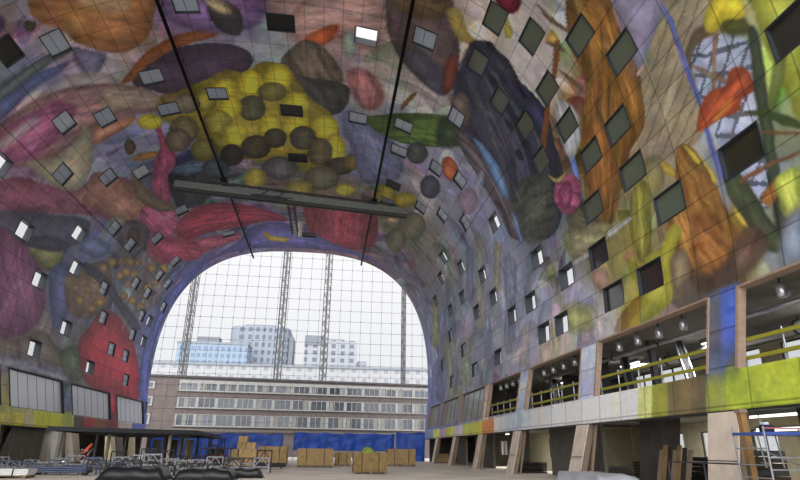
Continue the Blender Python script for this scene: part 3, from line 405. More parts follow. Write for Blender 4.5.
["q",[150,158,195],0.3,1.0,0.15,[36.4,31.7,36.5,29.3,39.4,29.9,39.5,32.0]],
["q",[150,160,190],0.3,1.0,0.15,[36.5,43.1,36.6,40.3,39.5,41.5,39.6,43.8]],
["q",[180,155,130],0.3,1.0,0.15,[36.5,52.5,36.5,50.8,39.6,51.2,39.7,53.2]],
["m",[70,90,120],0.6,0.5,0.15,[38.41,20.18,38.41,19.07,38.53,18.39,39.46,18.54,39.54,20.34]],
]
SKY = 1.0
GLOW = 6.0
LAMP = 260
EXPO = 0.0
GAIN = 2.0
def smooth_poly(P):
    n = len(P); out = []
    for i in range(n):
        p0, p1, p2, p3 = P[i-1], P[i], P[(i+1) % n], P[(i+2) % n]
        for t in (0, .25, .5, .75):
            out.append(.5*((2*p1)+(-p0+p2)*t+(2*p0-5*p1+4*p2-p3)*t*t+(-p0+3*p1-3*p2+p3)*t**3))
    return np.array(out)
def paint(S, Y):
    Cc = np.array(CTRL, float); img = np.zeros(S.shape+(3,)); wt = np.zeros(S.shape)
    sw = S+1.2*fbm(S*.35, Y*.35, 3); yw = Y+2.5*fbm(S*.3+9, Y*.3, 5)
    for c in Cc:
        w = 1/(((sw-c[0])**2+(.75*(yw-c[1]))**2)+.3)**2.2
        wt += w; img += w[..., None]*c[2:5]
    img /= wt[..., None]
    # loose leaf and petal strokes everywhere
    rs = np.random.RandomState(4)
    def strokes(n, amin, amax, alpha):
        for _ in range(n):
            cs, cy = rs.uniform(-40, 40), rs.uniform(4, 85); a = rs.uniform(amin, amax); b = a*rs.uniform(.2, .5); r = rs.uniform(0, pi)
            dc = rs.uniform(-34, 34)+rs.uniform(-16, 16, 3)
            i0, i1 = np.searchsorted(S[:, 0], (cs-a, cs+a)); j0, j1 = np.searchsorted(Y[0], (cy-a, cy+a))
            if i1-i0 < 2 or j1-j0 < 2: continue
            sl = (slice(i0, i1), slice(j0, j1)); u = S[sl]-cs; v = Y[sl]-cy
            p = (u*cos(r)+v*sin(r))/a; q = (-u*sin(r)+v*cos(r))/b
            if abs(cs) > 38.5: continue
            d = q*q/(1.02-p*p).clip(.02)+p**6; m = np.clip((1-d)*4, 0, 1)*alpha
            img[sl] = img[sl]+(m*(1+.5*q))[..., None]*dc
    strokes(1800, .5, 2.8, .75)
    for k, (st, hx, soft, alpha, amp, pts) in enumerate(SHAPES):
        P = np.array(pts, float).reshape(-1, 2)
        if st != 'q': P = smooth_poly(P)
        sf = max(.1, soft*1.1); lo = P.min(0)-sf; hi = P.max(0)+sf
        i0, i1 = np.searchsorted(S[:, 0], (lo[0], hi[0])); j0, j1 = np.searchsorted(Y[0], (lo[1], hi[1]))
        if i1-i0 < 1 or j1-j0 < 1: continue
        sl = (slice(i0, i1), slice(j0, j1)); u = S[sl]; v = Y[sl]
        if st != 'q':
            u = u+.16*fbm(u*1.3, v*1.3, k); v = v+.2*fbm(u*1.3+40, v*1.3, k)
        ins = np.zeros(u.shape, bool); d2 = np.full(u.shape, 1e9); Q = np.roll(P, -1, 0)
        for (ax, ay), (bx, by) in zip(P, Q):
            if ay != by:
                c = ((ay > v) != (by > v)) & (u < (bx-ax)*(v-ay)/(by-ay)+ax); ins ^= c
            ex, ey = bx-ax, by-ay; L2 = ex*ex+ey*ey+1e-9
            t = (((u-ax)*ex+(v-ay)*ey)/L2).clip(0, 1); d2 = np.minimum(d2, (u-ax-t*ex)**2+(v-ay-t*ey)**2)
        sd = np.sqrt(d2)*np.where(ins, 1, -1)
        m = np.clip(sd/sf+.5, 0, 1); m = m*m*(3-2*m)*alpha
        c = np.array(hx, float)
        A = P-P.mean(0); e = np.linalg.eigh(A.T@A)[1][:, 1]
        al = (u-P[0, 0])*e[0]+(v-P[0, 1])*e[1]; ac = -(u-P[0, 0])*e[1]+(v-P[0, 1])*e[0]
        if st == 'k':
            bend = ac+.8*fbm(al*.25, ac*.25, k+50)*2
            mod = 1+amp*2.7*(fbm(al*.35, bend*3.0, k)+.35*fbm(al*1.2, bend*8, k+1))
        elif st == 'b': mod = 1+amp*1.5*fbm(u*2, v*.5, k)-.22*((np.mod(u-.55*v, .8) < .13))
        elif st == 'l':
            mod = 1+.5*fbm(u*1.5, v*1.5, k)
            g = (np.mod(u+.6*v+.5*fbm(u*.6, v*.6, 8), .95) < .2) | (np.mod(u-.8*v+.5*fbm(v*.6, u*.6, 9), 1.15) < .2)
            mod = np.where(g, .55, mod)
        else: mod = 1+amp*1.6*fbm(u*.9, v*.9, k)
        # rounder look of the painted fruit: paler in the middle, deeper at the rim
        if st in 'mk' and amp >= .12:
            R = max(.5, .35*min(hi-lo)); mod = mod*(.7+.4*np.clip(sd/R, 0, 1))
        img[sl] = img[sl]*(1-m[..., None])+(m*mod)[..., None]*c+(m*10*fbm(u*2, v*2, k+9))[..., None]*np.array([1, 0, -1.])
    strokes(900, .3, 1.3, .4)
    img = img*(1+.24*fbm(S*.8, Y*.8, 77)+.22*fbm(S*2.6, Y*2.6, 78))[..., None]
    img[..., 0] += 16*fbm(S*1.1, Y*1.1, 81); img[..., 2] += 18*fbm(S*1.1, Y*1.1, 82)
    img = (img/255).clip(.02, 1)
    mean = img.mean(-1, keepdims=True); img = (mean+(img-mean)*SAT).clip(.015, 1)
    l = np.where(img <= .04045, img/12.92, ((img+.055)/1.055)**2.4)
    return (l*GAIN).clip(0, .86)
SAT = .82
EXT = .68
DS = 2.75/18
Y_A, Y_B = 4.55, 85.1
def panel_y(y): return 19.175+2.25*round((y-19.175)/2.25)
def mural_material():
    m = bpy.data.materials.new('painted_panels'); m.use_nodes = True; nt = m.node_tree; N = nt.nodes; L = nt.links
    b = N['Principled BSDF']; b.inputs['Roughness'].default_value = .5; b.inputs['Specular IOR Level'].default_value = .28
    at = N.new('ShaderNodeAttribute'); at.attribute_name = 'paint'
    uv = N.new('ShaderNodeUVMap'); uv.uv_map = 'panel'; sp = N.new('ShaderNodeSeparateXYZ'); L.new(uv.outputs[0], sp.inputs[0])
    def M(op, a, b_=None, cl=False):
        n = N.new('ShaderNodeMath'); n.operation = op; n.use_clamp = cl
        for i, v in enumerate((a, b_)):
            if v is None: continue
            if hasattr(v, 'links') or hasattr(v, 'is_output'): L.new(v, n.inputs[i])
            else: n.inputs[i].default_value = v
        return n.outputs[0]
    def line(o, w):
        f = M('FRACT', o); d = M('ABSOLUTE', M('SUBTRACT', f, .5)); return M('GREATER_THAN', d, .5-w)
    k = M('MAXIMUM', line(sp.outputs[0], .026), line(sp.outputs[1], .017))
    hv = N.new('ShaderNodeTexNoise'); hv.inputs['Scale'].default_value = 9; hv.inputs['Detail'].default_value = 6; L.new(uv.outputs[0], hv.inputs['Vector'])
    w1 = N.new('ShaderNodeMath'); w1.operation = 'MULTIPLY_ADD'; L.new(hv.outputs['Fac'], w1.inputs[0]); w1.inputs[1].default_value = .5; w1.inputs[2].default_value = .75
    # each panel is a slightly different print
    wn = N.new('ShaderNodeTexWhiteNoise'); wn.noise_dimensions = '2D'
    fl = N.new('ShaderNodeVectorMath'); fl.operation = 'FLOOR'; L.new(uv.outputs[0], fl.inputs[0]); L.new(fl.outputs[0], wn.inputs['Vector'])
    w2 = N.new('ShaderNodeMath'); w2.operation = 'MULTIPLY_ADD'; L.new(wn.outputs['Value'], w2.inputs[0]); w2.inputs[1].default_value = .16; w2.inputs[2].default_value = .92
    tot = M('MULTIPLY', w1.outputs[0], w2.outputs[0]); tot = M('MULTIPLY', tot, M('SUBTRACT', 1., M('MULTIPLY', k, .42)))
    vm = N.new('ShaderNodeVectorMath'); vm.operation = 'SCALE'; L.new(at.outputs['Color'], vm.inputs[0]); L.new(tot, vm.inputs['Scale'])
    L.new(vm.outputs[0], b.inputs['Base Color'])
    return m
MURAL = mural_material()
# windows of the lining: (s, y, kind)
WIN = [(-23.375, 38.6, 'o', 0.6875, 1.05), (-26.125, 44.9, 'o', 0.6875, 1.05), (-23.375, 52.4, 'o', 0.6875, 1.05), (-28.875, 49.55, 'o', 0.6875, 1.05), (-26.125, 54.8, 'o', 0.6875, 1.05), (-31.625, 56.6, 'o', 0.6875, 1.05), (-34.375, 51.8, 'o', 0.6875, 1.05), (-28.875, 79.1, 'o', 0.6875, 1.05), (-26.125, 78.95, 'o', 0.6875, 1.05), (-34.375, 63.95, 'o', 0.6875, 1.05), (6.5694, 33.8, 'o', 0.8403, 0.9), (20.625, 61.1, 'o', 0.6875, 1.05), (23.375, 56.75, 'o', 0.6875, 1.05), (26.125, 50.75, 'o', 0.6875, 1.05), (22.0, 65.45, 'o', 0.6875, 1.05), (26.125, 59.3, 'o', 0.6875, 1.05), (26.125, 65.75, 'o', 0.6875, 1.05), (28.875, 54.8, 'o', 0.6875, 1.05), (23.375, 71.75, 'o', 0.6875, 1.05), (28.875, 48.65, 'o', 0.6875, 1.05), (31.625, 44.15, 'o', 0.6875, 1.05), (31.625, 39.65, 'o', 0.6875, 1.05), (34.375, 37.55, 'o', 0.6875, 1.05), (34.375, 34.4, 'o', 0.6875, 1.05), (28.875, 37.25, 'o', 0.6875, 1.05), (31.625, 32.9, 'o', 0.6875, 1.05), (34.375, 48.8, 'o', 0.6875, 1.05), (23.375, 43.85, 'o', 0.6875, 1.05), (15.125, 27.2, 'g', 0.6875, 1.05), (17.875, 26.3, 'g', 0.6875, 1.05), (20.625, 23.3, 'g', 0.6875, 1.05), (20.625, 28.1, 'g', 0.6875, 1.05), (15.125, 31.55, 'g', 0.6875, 1.05), (17.875, 33.05, 'g', 0.6875, 1.05), (23.375, 28.1, 'g', 0.6875, 1.05), (23.375, 21.35, 'g', 0.6875, 1.05), (26.125, 23.75, 'g', 0.6875, 1.05), (20.625, 32.3, 'g', 0.6875, 1.05), (23.375, 32.6, 'g', 0.6875, 1.05), (26.125, 26.9, 'g', 0.6875, 1.05), (28.875, 23.6, 'g', 0.6875, 1.05), (31.625, 21.35, 'g', 0.6875, 1.05), (28.875, 28.1, 'g', 0.6875, 1.05), (31.625, 16.7, 'd', 0.6875, 1.05), (31.625, 28.4, 'd', 0.6875, 1.05), (34.375, 27.35, 'd', 0.6875, 1.05), (34.375, 23.75, 'd', 0.6875, 1.05), (28.875, 13.1, 'd', 0.6875, 1.05), (-17.875, 32.15, 'd', 0.6875, 1.05), (0.3056, 33.65, 'b', 0.9931, 0.9), (0.4583, 45.05, 'b', 0.9931, 0.9), (0.6111, 54.05, 'b', 0.9931, 0.9), (11.3056, 55.7, 'b', 0.8403, 0.9), (1.2222, 77.15, 'b', 0.9931, 0.9), (-15.125, 33.5, 's', 0.6875, 1.05), (-10.3889, 39.8, 's', 0.8403, 0.9), (-10.2361, 44.45, 's', 0.8403, 0.9), (-15.125, 42.65, 's', 0.6875, 1.05), (-5.8056, 42.95, 's', 0.8403, 0.9), (6.5694, 44.9, 's', 0.8403, 0.9), (-6.1111, 32.3, 's', 0.8403, 0.9), (10.8472, 32.15, 's', 0.8403, 0.9), (-17.875, 40.55, 's', 0.6875, 1.05), (-20.625, 45.05, 's', 0.6875, 1.05), (-17.875, 50.0, 's', 0.6875, 1.05), (-15.125, 52.55, 's', 0.6875, 1.05), (-20.625, 57.35, 's', 0.6875, 1.05), (-13.75, 63.8, 's', 0.6875, 1.05), (-17.875, 66.35, 's', 0.6875, 1.05), (11.1528, 60.35, 's', 0.8403, 0.9), (-9.9306, 75.5, 's', 0.8403, 0.9), (11.0, 48.35, 's', 0.8403, 0.9), (10.8472, 43.85, 's', 0.8403, 0.9), (15.125, 38.6, 's', 0.6875, 1.05), (15.125, 47.45, 's', 0.6875, 1.05), (17.875, 45.8, 's', 0.6875, 1.05), (15.125, 56.9, 's', 0.6875, 1.05), (17.875, 54.2, 's', 0.6875, 1.05), (20.625, 50.3, 's', 0.6875, 1.05), (34.375, 57.05, 's', 0.6875, 1.05), (31.625, 61.55, 's', 0.6875, 1.05), (28.875, 67.55, 's', 0.6875, 1.05), (34.375, 68.15, 's', 0.6875, 1.05), (31.625, 73.4, 's', 0.6875, 1.05), (-26.125, 62.15, 's', 0.6875, 1.05), (-23.375, 69.35, 's', 0.6875, 1.05), (-23.375, 74.15, 's', 0.6875, 1.05), (-26.125, 75.5, 's', 0.6875, 1.05), (-28.875, 64.4, 's', 0.6875, 1.05), (-28.875, 74.45, 's', 0.6875, 1.05), (-31.625, 68.9, 's', 0.6875, 1.05), (-31.625, 73.85, 's', 0.6875, 1.05), (-23.375, 81.8, 's', 0.6875, 1.05), (-20.625, 78.5, 's', 0.6875, 1.05), (-17.875, 75.2, 's', 0.6875, 1.05), (-20.625, 74.3, 's', 0.6875, 1.05), (-20.625, 62.45, 's', 0.6875, 1.05), (-34.375, 75.5, 's', 0.6875, 1.05)]
def lean(y): return .17 if y < 36 else .35
BAYS_R = [(9.0, 18.1), (19.8, 29.4), (31.5, 40.4), (42.4, 51.0), (52.6, 62.2), (63.7, 72.6), (74.6, 82.2)]
BAYS_L = [(14.5, 22.6), (25.2, 35.0), (36.7, 46.9), (48.3, 58.0), (60.0, 70.5), (72.8, 83.2)]
S_TOP, S_BOT, S_END = (238.5)*DS, (257.5)*DS, (266.5)*DS
def make_lining(name, i0, i1, sub, ys):
    ii = np.arange(i0*sub, i1*sub+1)/sub; s = (ii+.5)*DS
    S, Y = np.meshgrid(s, ys, indexing='ij'); cimg = paint(S, Y)
    X = np.interp(SC-s, PL, PR[:, 0])+XC; Z = np.interp(SC-s, PL, PR[:, 1])
    ns, ny = len(s), len(ys)
    keep = np.ones((ns-1, ny-1), bool); sm = (S[:-1, :-1]+S[1:, 1:])/2; ym = (Y[:-1, :-1]+Y[1:, 1:])/2
    for (ws, wy, k, hs, hy) in WIN:
        keep &= ~((abs(sm-ws) < hs-.02) & (abs(ym-wy) < hy))
    for bays, sg in ((BAYS_R, 1), (BAYS_L, -1)):
        for (a, b) in bays:
            sh = (sg*sm-S_TOP)*(lean(a)); keep &= ~((sg*sm > S_TOP) & (sg*sm < S_BOT) & (ym > a+sh) & (ym < b+sh*lean(b)/lean(a)))
    idx = np.arange(ns*ny).reshape(ns, ny)
    q = np.stack([idx[:-1, :-1], idx[1:, :-1], idx[1:, 1:], idx[:-1, 1:]], -1)[keep]
    q = q[:, ::-1]
    used = np.zeros(ns*ny, bool); used[q.ravel()] = True; remap = np.cumsum(used)-1
    V = np.stack([np.repeat(X, ny), Y.ravel(), np.repeat(Z, ny)], -1)[used]; q = remap[q]
    me = bpy.data.meshes.new(name)
    me.vertices.add(len(V)); me.vertices.foreach_set('co', V.astype(np.float32).ravel())
    me.loops.add(q.size); me.loops.foreach_set('vertex_index', q.astype(np.int32).ravel())
    me.polygons.add(len(q)); me.polygons.foreach_set('loop_start', np.arange(0, q.size, 4, dtype=np.int32))
    me.polygons.foreach_set('use_smooth', np.ones(len(q), bool))
    me.update(calc_edges=True)
    a = me.color_attributes.new('paint', 'FLOAT_COLOR', 'POINT')
    cc = np.concatenate([cimg.reshape(-1, 3)[used], np.ones((len(V), 1))], 1); a.data.foreach_set('color', cc.astype(np.float32).ravel())
    uvl = me.uv_layers.new(name='panel'); U = np.stack([S.ravel()/1.375+.5, (Y.ravel()-18.05)/2.25], -1)[used]
    uvl.data.foreach_set('uv', U[q.ravel()].astype(np.float32).ravel())
    me.materials.append(MURAL)
    o = bpy.data.objects.new(name, me); col.objects.link(o)
    so = o.modifiers.new('thickness', 'SOLIDIFY'); so.thickness = .12; so.offset = SOFF
    return struct(o)
SOFF = -1
yc = np.arange(Y_A, Y_B+.01, .15)
yf = np.concatenate([np.arange(Y_A, 45.05, .075), np.arange(45.05, Y_B+.01, .15)])
make_lining('ceiling', -140, 139, 1, yc)
make_lining('wall_left', -267, -140, 1, yc)
make_lining('wall_right', 139, 266, 2, yf)

M_frame = mat('window_frame_dark', (52, 56, 62), .5)
M_backing = mat('window_reveal', (70, 74, 82), .6)
M_black = mat('black_void', (10, 10, 12), .5)
G_open = glass_mat('clear_pane', (190, 200, 215), .86)
G_semi = glass_mat('pale_reflecting_pane', (186, 198, 216), .12, .12)
G_grey = glass_mat('grey_green_pane', (98, 106, 92), .0, .1)
G_dark = glass_mat('dark_pane', (52, 50, 44), .0, .1)
G_black = glass_mat('black_pane', (9, 9, 10), .0, .5)
wn = 0
for (ws, wy, kind, hs, hy) in WIN:
    wn += 1
    t, n = surf_frame(ws); c = surf(ws, wy); Yv = Vector((0, 1, 0)); out = -n
    f = MB(); w = .055; dep = .55 if kind in 'og' else .3
    for sg in (-1, 1):
        f.obox(c+t*(sg*hs)-t*(w/2)-Yv*(hy+w/2)+n*.03, t*w, Yv*(2*hy+w), out*(dep+.03))
        f.obox(c+Yv*(sg*hy)-Yv*(w/2)-t*(hs-w/2)+n*.03, Yv*w, t*(2*hs-w), out*(dep+.03))
    root = struct(f.build('window_%d' % wn, M_frame))
    d = {'o': dep-.05, 's': .16, 'g': .12, 'd': .14, 'b': .06}[kind]
    p = MB().obox(c-t*(hs-w/2)-Yv*(hy-w/2)+out*d, t*(2*hs-w), Yv*(2*hy-w), out*.03)
    p.build('pane', {'o': G_open, 's': G_semi, 'g': G_grey, 'd': G_dark, 'b': G_black}[kind], root)
    if kind in 's' and hs < 1:
        b = MB().obox(c-t*(hs*.12)-Yv*(hy-w/2)+out*(d-.03), t*.03, Yv*(2*hy-w), out*.05)
        b.build('glazing_bar', M_frame, root)
    if kind in 'sgdb':
        MB().obox(c-t*(hs)-Yv*(hy)+out*(d+.12), t*(2*hs), Yv*(2*hy), out*.05).build('blind', M_backing if kind != 's' else mat('pale_blind', (150, 158, 170)), root)  # added backing sheet that keeps the sky out of this window

# ------------------------------------------------------------------ ground, slabs and rooms behind the galleries
M_floor = mat('screed_floor', (204, 196, 182), .75, var=.16, scale=.35)
M_conc = mat('raw_concrete', (118, 114, 108), .85, var=.2, scale=1.2)
M_dconc = mat('dark_concrete', (66, 62, 58), .9, var=.25, scale=1.5)
M_wall = mat('plaster', (200, 194, 168), .9)
M_wood = mat('raw_timber_edge', (158, 136, 120), .8, scale=4)
M_beige = mat('beige_cladding', (214, 200, 184), .8, scale=1.5)
M_brownside = mat('brown_board_edge', (128, 112, 96), .8)
M_steel = mat('galvanised_steel', (150, 154, 160), .4, .6)
M_yellow = mat('yellow_guard_board', (150, 146, 48), .6)
M_duct = mat('silver_duct', (190, 192, 198), .3, .8)
M_dgrey = mat('dark_grey_metal', (48, 50, 54), .55)
struct(MB().box(-260, 260, -30, 420, -.4, 0).build('floor', M_floor))
struct(MB().box(14.35, 24.0, 6, 84.9, 3.45, 4.15).build('trim_1', M_conc))       # gallery slab right
struct(MB().box(14.85, 24.0, 6, 84.9, 7.35, 8.1).build('trim_2', M_conc))        # slab above gallery right
struct(MB().box(-34.5, -24.8, 6, 84.9, 3.45, 4.15).build('trim_3', M_conc))
struct(MB().box(-34.5, -25.3, 6, 84.9, 7.35, 8.1).build('trim_4', M_dconc))
# back wall right with window gaps
bw = MB(); bx0, bx1 = 24.0, 24.3
gaps1 = [(20.5, 22.6), (24.5, 26.5), (29.0, 31.0), (33.5, 35.6), (37.5, 39.3), (47, 49.5), (60, 62), (77, 80)]
gaps2 = [(15.0, 17.5), (19.0, 21.5), (24.0, 27.5), (29.0, 33.4), (36.0, 39.3), (40.2, 42.8), (45, 49), (50.5, 53.5), (54.5, 58), (59, 62), (63.5, 67), (70, 74), (76, 80)]
for (z0, z1, za, zb, gaps) in ((0, 3.45, 1.0, 2.9, gaps1), (4.15, 7.35, 4.7, 7.25, gaps2)):
    bw.box(bx0, bx1, 6, 84.9, z0, za); bw.box(bx0, bx1, 6, 84.9, zb, z1); y = 6
    for a, b in gaps: bw.box(bx0, bx1, y, a, za, zb); y = b
    bw.box(bx0, bx1, y, 84.9, za, zb)
struct(bw.build('wall_back_right', M_wall))
for (za, zb, gaps) in ((1.0, 2.9, gaps1), (4.7, 7.25, gaps2)):
    for a, b in gaps:
        wn += 1; f = MB()
        for y in (a, (a+b)/2-.04, b-.08): f.box(bx0+.05, bx0+.15, y, y+.08, za, zb)
        for z in (za, zb-.08): f.box(bx0+.05, bx0+.15, a, b, z, z+.08)
        r = struct(f.build('window_%d' % wn, M_frame)); MB().box(bx0+.09, bx0+.11, a, b, za, zb).build('pane', G_open, r)
struct(MB().box(-34.8, -34.5, 6, 84.9, 0, 8).build('wall_back_left', M_dconc))
struct(MB().box(14.9, 24, 84.6, 84.9, 0, 7.4).build('wall_end_right', M_dconc))
struct(MB().box(-34.5, -24.9, 84.6, 84.9, 0, 7.4).build('wall_end_left', M_dconc))
struct(MB().box(14.9, 24, 6, 6.3, 0, 8.1).build('wall_front_right', M_dconc))
# partitions
def wallbox(name, m, *a): return struct(MB().box(*a).build(name, m))
tn = 10
M_gwall = mat('grey_board_wall', (104, 100, 92), .85)
for (x0, x1, y0, y1, z0, z1, m) in [(16.2, 16.4, 33.4, 41.6, 0, 3.4, M_gwall), (16.2, 16.4, 56.5, 63.5, 0, 3.4, M_gwall), (16.0, 16.2, 46.0, 50.5, 0, 3.4, M_gwall), (16.0, 16.2, 67.0, 71.5, 0, 3.4, M_gwall),
        (18.0, 23.9, 44.2, 44.4, 0, 3.4, M_wall), (17.5, 23.9, 54.9, 55.1, 4.2, 7.3, M_dconc), (18.5, 23.9, 43.6, 43.8, 4.2, 7.3, M_dconc), (17.5, 23.9, 73, 73.2, 4.2, 7.3, M_dconc)]:
    wallbox('trim_%d' % tn, m, x0, x1, y0, y1, z0, z1); tn += 1
for (x0, x1, y0, y1, z0, z1, m) in [(-26.6, -26.4, 52.5, 58.6, 0, 3.4, M_gwall), (-29, -28.8, 59, 84, 0, 3.4, M_dconc)]:
    wallbox('trim_%d' % tn, m, x0, x1, y0, y1, z0, z1); tn += 1
# parapet underside and timber edges of the openings
for (xa, xb, ya, yb, za, zb) in [(14.25, 14.9, Y_A, 84.9, 2.98, 3.06), (-25.3, -24.65, Y_A, 84.9, 2.98, 3.06)]:
    wallbox('trim_%d' % tn, M_dgrey, xa, xb, ya, yb, za, zb); tn += 1
ord_r = ['nearest', 'second nearest', 'third nearest', 'fourth nearest', 'fifth nearest', 'sixth nearest', 'farthest']
def edge_trim(sg, a, b):
    """timber jambs, head and sill round one opening"""
    global tn
    m1, m2 = lean(a), lean(b)
    def P(s, y, off):
        t, n = surf_frame(sg*s); return surf(sg*s, y)+n*off
    d = S_BOT-S_TOP; f = MB()
    for (y, mm) in ((a, m1), (b, m2)):
        p0, p1 = P(S_TOP, y, .05), P(S_BOT, y+mm*d, .05); t, n = surf_frame(sg*38)
        f.obox(p0-Vector((0, .14, 0)), p1-p0, (0, .15, 0) if y == b else (0, .1, 0), n*-.3)
    j = struct(f.build('trim_%d' % tn, M_wood if sg > 0 else M_dgrey)); tn += 1
    p0, p1 = P(S_TOP, a, .04), P(S_TOP, b, .04); t, n = surf_frame(sg*36.5)
    struct(MB().obox(p0+t*sg*-.03, p1-p0, t*sg*.08, n*-.4).build('trim_%d' % tn, M_wood if sg > 0 else M_dgrey)); tn += 1
for a, b in BAYS_R: edge_trim(1, a, b)
for a, b in BAYS_L[2:]: edge_trim(-1, a, b)
# glazed bays
def bay_glass(sg, a, b, m, n_mull, inset=.18):
    global wn
    wn += 1; d = S_BOT-S_TOP; m1, m2 = lean(a), lean(b); t, n = surf_frame(sg*38); q = surf(sg*S_TOP, 0); r = surf(sg*S_BOT, 0)
    def P(u, v):   # u along y, v down
        ya = a+m1*d*v; yb = b+m2*d*v; p = q.lerp(r, v); return Vector((p.x, ya+(yb-ya)*u, p.z))-n*inset
    f = MB()
    for k in range(n_mull+1):
        u = k/n_mull; f.tube(P(u, 0), P(u, 1), .03, 4)
    for v in (0.02, .98): f.tube(P(0, v), P(1, v), .04, 4)
    root = struct(f.build('window_%d' % wn, M_frame if n_mull < 5 else M_steel))
    e = n*-.02
    MB().quadbox([P(0, 0), P(1, 0), P(1, 1), P(0, 1), P(0, 0)+e, P(1, 0)+e, P(1, 1)+e, P(0, 1)+e]).build('pane', m, root)
G_bayL = glass_mat('milky_gallery_glass', (232, 238, 246), .0, .2)  # brightness of the lit rooms behind is put into the opaque pane colour
G_bayR = glass_mat('dull_gallery_glass', (140, 146, 142), .0, .15)
for (a, b) in BAYS_L[2:]: bay_glass(-1, a, b, G_bayL, 6)
for (a, b) in BAYS_R[4:]: bay_glass(1, a, b, G_bayR, 4)

# ------------------------------------------------------------------ slanting columns below the parapets
piers_r = [(18.75, 20.55), (30.7, 32.5), (42.2, 44.1), (53.0, 54.6), (64.2, 65.7), (74.6, 76.2)]
col_names = ['broad pale clad column nearest the scaffold tower on the right', 'slanting beige column, second from the right end of the arcade', 'slanting beige column third from the right, in front of the grey board wall',
             'narrow leaning column, third from the far end on the right', 'narrow leaning column, second from the far end on the right', 'leaning column at the far right end by the blue sheet']
for k, (a, b) in enumerate(piers_r):
    sh = .45 if k == 0 else 1.0; w = (b-a)*(.92 if k == 0 else .85)
    x1, x0 = 14.2, 13.75 if k else 13.95; th = .34
    r = empty('slanting_column', (x0+.3, a+sh+w/2, 0), col_names[k], 'column')
    MB().quadbox([(x0, a+sh, 0), (x0+th, a+sh, 0), (x0+th, a+sh+w, 0), (x0, a+sh+w, 0), (x1, a, 3.0), (x1+th, a, 3.0), (x1+th, a+w, 3.0), (x1, a+w, 3.0)]).build('cladding', M_beige, r)
    e = .12
    MB().quadbox([(x0+.05, a+sh-e, 0), (x0+th, a+sh-e, 0), (x0+th, a+sh, 0), (x0+.05, a+sh, 0), (x1+.05, a-e, 3.0), (x1+th, a-e, 3.0), (x1+th, a, 3.0), (x1+.05, a, 3.0)]).build('side_board', M_brownside, r)
    if k:
        MB().quadbox([(x0+.25, a+sh-e-.9, 0), (x0+th, a+sh-e-.9, 0), (x0+th, a+sh-e-.7, 0), (x0+.25, a+sh-e-.7, 0), (x1+.2, a-.45, 3.0), (x1+th, a-.45, 3.0), (x1+th, a-.28, 3.0), (x1+.2, a-.28, 3.0)]).build('prop', M_brownside, r)
    for z in ((1.35,) if k else (1.35,)):
        f_ = z/3; MB().box(x0+(x1-x0)*f_-.01, x0+.1, a+sh*(1-f_), a+sh*(1-f_)+w, z-.015, z+.015).build('joint_strip', M_dgrey if k == 0 else M_steel, r)
def col_thing(name, m, label, x0, x1, y0, y1, z1, tx=0, ty=0):
    r = empty(name, ((x0+x1)/2, (y0+y1)/2, 0), label, 'column')
    MB().quadbox([(x0, y0, 0), (x1, y0, 0), (x1, y1, 0), (x0, y1, 0), (x0+tx, y0+ty, z1), (x1+tx, y0+ty, z1), (x1+tx, y1+ty, z1), (x0+tx, y1+ty, z1)]).build('shaft', m, r)
    MB().box(x0-.05+tx, x1+.05+tx, y0-.05+ty, y1+.05+ty, z1-.2, z1-.02).build('head_plate', m, r)
col_thing('concrete_column', M_dconc, 'massive dark concrete column standing back under the olive parapet panels', 15.6, 16.5, 26.6, 28.6, 3.45, 0, -.9)
col_thing('concrete_column', M_dconc, 'dark column at the right edge of the photo behind the scaffold', 15.8, 16.6, 16.6, 18.0, 3.45)
col_thing('concrete_column', M_gwall, 'plain grey column beside the door in the pale back room', 21.0, 21.4, 36.2, 36.9, 3.45)
# left arcade
lc = [('beige board column at the left edge of the photo', 46.6, 1.3, M_beige, .1), ('white slim post next to the grey slanting board', 57.6, .5, mat('white_paint', (214, 210, 204)), .9), ('beige pink column between the white post and the rust red heap', 60.6, 1.6, M_beige, 1.0),
      ('pale yellow column right of the rust red heap', 71.0, 1.5, mat('cream_board', (214, 204, 168)), .8), ('grey column beside the pale yellow column', 73.2, 2.2, M_conc, .2), ('thin cream post left of the crumpled blue sheet', 79.5, .6, mat('cream_board', (0, 0, 0)), .1)]
for lab, y, w, m, sh in lc:
    r = empty('arcade_column', (-24.2, y+w/2, 0), lab, 'column')
    x0 = -24.3
    MB().quadbox([(x0-.5, y+sh, 0), (x0+.35, y+sh, 0), (x0+.35, y+sh+w, 0), (x0-.5, y+sh+w, 0), (x0-.6, y, 3.0), (x0-.1, y, 3.0), (x0-.1, y+w, 3.0), (x0-.6, y+w, 3.0)]).build('shaft', m, r)
    MB().box(x0-.6, x0+.4, y+sh-.05, y+sh+w+.05, 0, .12).build('foot', M_conc, r)
r = empty('leaning_board_panel', (-25.2, 52, 0), 'big grey board panel with a slanted edge in the dark left arcade bay', 'panel')
MB().quadbox([(-25.4, 50.3, 0), (-25.3, 50.3, 0), (-25.3, 57.2, 0), (-25.4, 57.2, 0), (-25.4, 51.6, 3.0), (-25.3, 51.6, 3.0), (-25.3, 57.2, 3.0), (-25.4, 57.2, 3.0)]).build('board', M_gwall, r)
for y in (51.9, 53.8, 55.7): MB().box(-25.29, -25.25, y, y+.05, .1, 2.9).build('joint_cover', M_conc, r)
rr = mat('rust_red_steel', (150, 60, 40))
r = empty('scrap_heap', (-25.5, 66.5, 0), 'rust red heap of metal offcuts in the left arcade', 'heap')
for k in range(16):
    a = Vector((-26+random.uniform(-.6, .6), 63+k*.42, random.uniform(.1, .5))); b = a+Vector((random.uniform(-.5, .8), random.uniform(-1.8, 1.8), random.uniform(.2, 1.5)))
    MB().obox(a, b-a, (.22, 0, .05), (0, .12, .2)).build('offcut', rr if k % 3 else M_dgrey, r)

